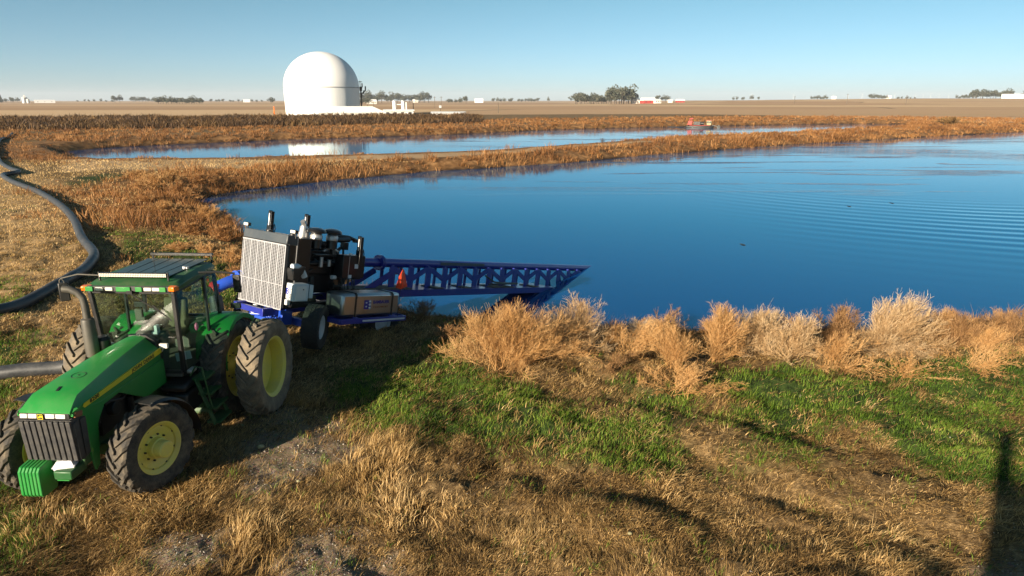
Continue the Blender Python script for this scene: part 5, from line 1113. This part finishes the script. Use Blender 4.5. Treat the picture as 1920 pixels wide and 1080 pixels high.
row(922, 965, 2100, 10, 6, 0, 'far trees above the middle', 'far tree in the group left of the small clump')
row(968, 1010, 2200, 9, 7, 0, 'far small clump trees', 'far tree in the small clump near the centre horizon')
tree(1026, 2000, 11, 7, 2, 'small lone tree on the horizon near the centre')
row(1072, 1140, 1100, 12, 16, 0, 'trees of the farm wood', 'tree in the farm wood left of the red barn')
row(1138, 1178, 1000, 15, 9, 0, 'tall trees at the farm', 'tall dark tree at the right end of the farm wood')
row(1222, 1245, 1900, 11, 4, 0, 'far trees behind the barn', 'far tree on the ridge behind the red barn')
row(1352, 1410, 2300, 10, 5, 0, 'small ridge trees', 'small tree on the ridge right of the barns')
row(1500, 1532, 1900, 8, 7, 0, 'ridge thicket trees', 'tree in the ridge thicket left of the lone house')
row(1606, 1638, 1900, 9, 8, 0, 'dark ridge wood trees', 'tree in the dark wood on the right ridge')
row(1655, 1690, 2300, 7, 5, 0, 'faint ridge trees', 'faint tree on the ridge right of the white farmhouse')
row(1762, 1800, 1900, 8, 7, 0, 'low ridge trees at the right', 'low tree on the ridge left of the right hand farmstead')
row(1790, 1862, 1550, 14, 12, 0, 'farmstead trees at the right', 'tree of the farmstead at the right edge')
row(1885, 1912, 1500, 12, 4, 0, 'trees at the far right edge', 'tree right of the large roof at the far right')
for k in range(4):
    if k not in used: [bpy.data.objects.remove(c) for c in list(TP[k].children)]; bpy.data.objects.remove(TP[k])
# poles
def pole(px, far, h, label, arm=True, box=False, r=.22):
    p = FZ(px, far); root = empty('utility_pole', p, .3); tag(root, label, 'pole', 'poles standing in the fields'); MB().cyl((0, 0, 0), (0, 0, h), r, r*.7, 8).build('pole_shaft', M['wood'], root)
    if arm: MB().bar((-1.2, 0, h-.7), (1.2, 0, h-.7), .18).build('crossarm', M['wood'], root)
    if box: MB().box((0, 0, h*.6), (1.2, .8, 1.3)).build('transformer', M['grey'], root)
for px, far, h, lb in ((820, 560, 9, 'thin pole left of its twin above the low shed'), (832, 540, 9, 'thin pole right of its twin above the low shed'), (830, 400, 4.5, 'short pole with a dark box above the low shed'), (1673, 640, 8.5, 'dark pole alone in the field below the right ridge'), (1566, 700, 10, 'pale pole in the field under the lone ridge house'), (1159, 900, 15, 'tall thin pole in front of the farm wood'), (1471, 760, 8, 'thin pole in the field at the right above the dredge'), (698, 420, 5, 'dark pole behind the right end of the long shed'), (709, 430, 5.5, 'dark pole just right of the long shed'), (841-60, 330, 5, 'pale pole right of the vent stacks'), (935, 360, 5, 'pale short pole in the field right of the low shed'), (1139, 1010, 16, 'pale pole at the left of the tall farm trees')):
    pole(px, far, h, lb, arm=px not in (830, 781, 935), box=px == 830)
# wind turbines, far beyond the right ridge
def turbine(px, far, ph, label):
    p = FZ(px, far); p.z += 0; root = empty('wind_turbine', p, random.uniform(-.5, .5)); tag(root, label, 'wind turbine', 'wind turbines behind the right ridge')
    MB().cyl((0, 0, 0), (0, 0, 78), 2.2, 1.2, 8).build('tower', M['roofwhite'], root); MB().box((0, .5, 79), (3, 9, 3.2)).build('nacelle', M['roofwhite'], root)
    for k in range(3):
        a = ph+k*2*PI/3; MB().bar((0, -5, 79), (math.sin(a)*38, -5, 79+math.cos(a)*38), 1.6, .5).build('blade', M['roofwhite'], root)
for i, px in enumerate((1393, 1468, 1540, 1567, 1592, 1651, 1688, 1702, 1716, 1731, 1748, 1775, 1815)):
    turbine(px, 9000+700*(i % 4), i*.7, 'tiny white wind turbine on the skyline beyond the right ridge')
# dredge on the second pond and the white boat
M['dredgered'] = paint('weathered_red_paint', (.30, .022, .014), .5, dust=.3, dustcol=(.2, .1, .07))
def make_dredge():
    x, y = gz(1315, 239.5, ZW); root = empty('dredge_barge', (x, y, ZW), -math.atan2(x, y)-.08); k = 1.0; root.scale = (k, k, k); tag(root, 'red and black floating dredge in the middle of the second pond', 'dredge')
    mb = MB()
    for y_ in (-1.0, 1.0): mb.tube([(-4.2, y_, .25), (-3.8, y_, .18), (2.6, y_, .18), (3.2, y_, .3)], [.2, .42, .42, .2], 12)
    mb.build('pontoon', M['black'], root)
    mb = MB(); mb.box((-.4, 0, .62), (5.6, 2.0, .16)); mb.box((-.6, -1.02, .45), (3.0, .1, .35)); mb.build('deck', M['dredgered'], root, .02)
    mb = MB(); mb.box((-3.1, 0, 1.3), (1.1, 1.2, 1.0)); mb.bar((-3.9, -.4, .7), (-3.0, -.4, 2.5), .12); mb.bar((-3.9, .4, .7), (-3.0, .4, 2.5), .12); mb.bar((-3.1, -.5, 2.5), (-1.9, -.5, 1.0), .12); mb.bar((-3.3, 0, 2.4), (-2.3, 0, 2.5), .3); mb.build('winch_frame', M['dredgered'], root, .02)
    mb = MB(); mb.box((-1.2, 0, 1.2), (1.8, 1.3, .9)); mb.cyl((-.3, 0, 1.2), (.6, 0, 1.1), .4); mb.bar((-.6, .3, 1.6), (-.6, .3, 2.2), .14); mb.tube([(.2, 0, 1.2), (.7, -.3, 1.8), (1.0, -.3, 1.2)], .12); mb.build('engine', M['black'], root, .02)
    mb = MB(); mb.box((2.0, 0, 1.35), (1.2, 1.2, 1.2)); mb.build('cabin', M['tan'], root, .05); mb = MB(); mb.box((2.0, 0, 2.0), (1.5, 1.4, .12)); mb.build('cabin_roof', M['dredgered'], root)
    for x_ in (1.7, 2.28): MB().box((x_, -.61, 1.5), (.4, .03, .45)).build('cabin_window', M['windowdark'], root)
    mb = MB(); mb.bar((2.8, 0, .7), (4.6, 0, .35), .25); mb.cyl((4.6, -.6, .3), (4.6, .6, .3), .42); mb.build('cutter_head', M['black'], root)
    mb = MB(); mb.tube([(-4.1, .6, .3), (-6, 2, .1), (-9, 3, .02), (-13, 2.2, .0)], .12, 8); mb.build('float_hose', M['black'], root)
make_dredge()
def make_boat():
    x, y = gz(1388, 232.6, ZW); root = empty('small_boat', (x, y, ZW), .25); tag(root, 'small white boat moored at the far bank right of the dredge', 'boat')
    mb = MB(); secs = []
    for f, wd, zk in ((-2.6, .75, .15), (-1.2, .95, .0), (1.2, .95, .0), (2.6, .65, .15), (3.4, .08, .45)): secs.append([(f, -wd, .65+.1*(f > 2)), (f, -wd*.8, .2+zk), (f, 0, zk-.1), (f, wd*.8, .2+zk), (f, wd, .65+.1*(f > 2)), (f, 0, .38+zk*.5)])
    mb.loft(secs); mb.build('hull', M['roofwhite'], root); mb = MB(); mb.box((-1.0, 0, .6), (.4, 1.7, .08)); mb.box((1.0, 0, .6), (.4, 1.6, .08)); mb.build('bench', M['white'], root); MB().box((-2.75, 0, .8), (.3, .4, .7)).build('outboard_motor', M['black'], root, .03)
make_boat()
# bird, buoy-like scraps on the water
for px, py, lb in ((1672, 381, 'small dark clump floating on the rippled water nearer the right edge'), (1592, 387, 'small dark clump floating at the end of the faint streak'), (1393, 459, 'lone small dark clump floating on the calm water')):
    x, y = gz(px, py, ZW); root = empty('floating_clump', (x, y, ZW-.03), 1.5); root.scale = (1.3, 1.0, .3); tag(root, lb, 'debris', 'dark clumps floating on the near pond')
    mb = MB(); mb.sphere((0, 0, .05), .17, 12, 8, (1.5, .8, .8)); mb.sphere((.2, .06, .04), .11, 10, 6, (1.3, .9, .7)); mb.sphere((-.22, -.05, .03), .09, 10, 6, (1.6, .8, .7)); mb.build('clump', M['black'], root, 0, 60)
# straw bale sized mound of brush at the right end of the second pond and the culvert post
place_bush(1782, 233, 15, 62, (0, 0), 71, M['belt'], 'tall brushy thicket where the two dikes meet at the right', None, 50, 40)
place_bush(1130, 241, 8, 12, (0, 0), 72, M['belt'], 'dark shrub on the far bank left of the dredge', None, 20, 20)
# unseen caster added behind the camera, shaped to throw the right-edge shadow
def make_shadow_caster():
    x, y = -5.75, -8.0; root = empty('shadow_caster', (x, y, gzh(x, y)), R(-35)); tag(root, 'unseen caster added behind the camera to throw the long shadow at the right edge', 'shadow caster')
    mb = MB(); mb.box((.85, 0, 3.45), (1.5, 1.2, 6.9), None, (.97, .9)); mb.build('caster_body', M['dkgreen'], root, .04)
    mb = MB(); mb.box((1.15, 0, 7.6), (.95, .4, 2.9), None, (.85, 1)); mb.build('caster_top', M['black'], root)
    mb = MB(); mb.cyl((.25, 0, 6.5), (.20, 0, 7.7), .14); mb.build('stack', M['black'], root)  # slim post added for the narrow finger of the cast shadow
make_shadow_caster()
for px, py, s_ in ((490, 843, .055), (455, 800, .03), (560, 905, .03), (1180, 1020, .03)):
    x, y = gz(px, py); mb = MB(); mb.sphere((0, 0, s_*.5), s_, 9, 6, (1.2, .9, .8)); o = mb.build('stone', M['tan'], None, 0, 20); o.location = (x, y, gzh(x, y)+.02); tag(o, {490: 'pale round stone on the bare track beside the tractor shadow', 455: 'small stone nearest the tractor shadow', 560: 'small stone at the lower edge of the bare track', 1180: 'pale small stone in the straw near the bottom centre'}[px], 'stone')
S.render.use_persistent_data = False
# air: far woods and fields pale towards the horizon
def make_haze():
    b = NB('haze'); v = b.n('ShaderNodeVolumePrincipled'); v.inputs['Color'].default_value = (.80, .88, 1.0, 1); v.inputs['Density'].default_value = .00008; v.inputs['Anisotropy'].default_value = .0
    b.t.links.new(v.outputs[0], b.out.inputs['Volume'])
    o = MB().box((0, 0, 60), (26000, 26000, 150)).build('haze', b.m, None, 0, 0); tag(o, kind='stuff')
make_haze()
# tell the members of each row apart by their order from the left
ORD = ['first', 'second', 'third', 'fourth', 'fifth', 'sixth', 'seventh', 'eighth', 'ninth', 'tenth', 'eleventh', 'twelfth', 'thirteenth', 'fourteenth', 'fifteenth', 'sixteenth', 'seventeenth', 'eighteenth', 'nineteenth', 'twentieth']
groups = {}
for o in bpy.data.objects:
    if o.parent is None and 'label' in o and 'group' in o: groups.setdefault(o['label'], []).append(o)
for lb, os_ in groups.items():
    if len(os_) > 1:
        os_.sort(key=lambda o: o.location.x/max(o.location.y, 1))
        for i, o in enumerate(os_): o['label'] = (ORD[i] if i < 20 else 'last')+' from left: '+lb
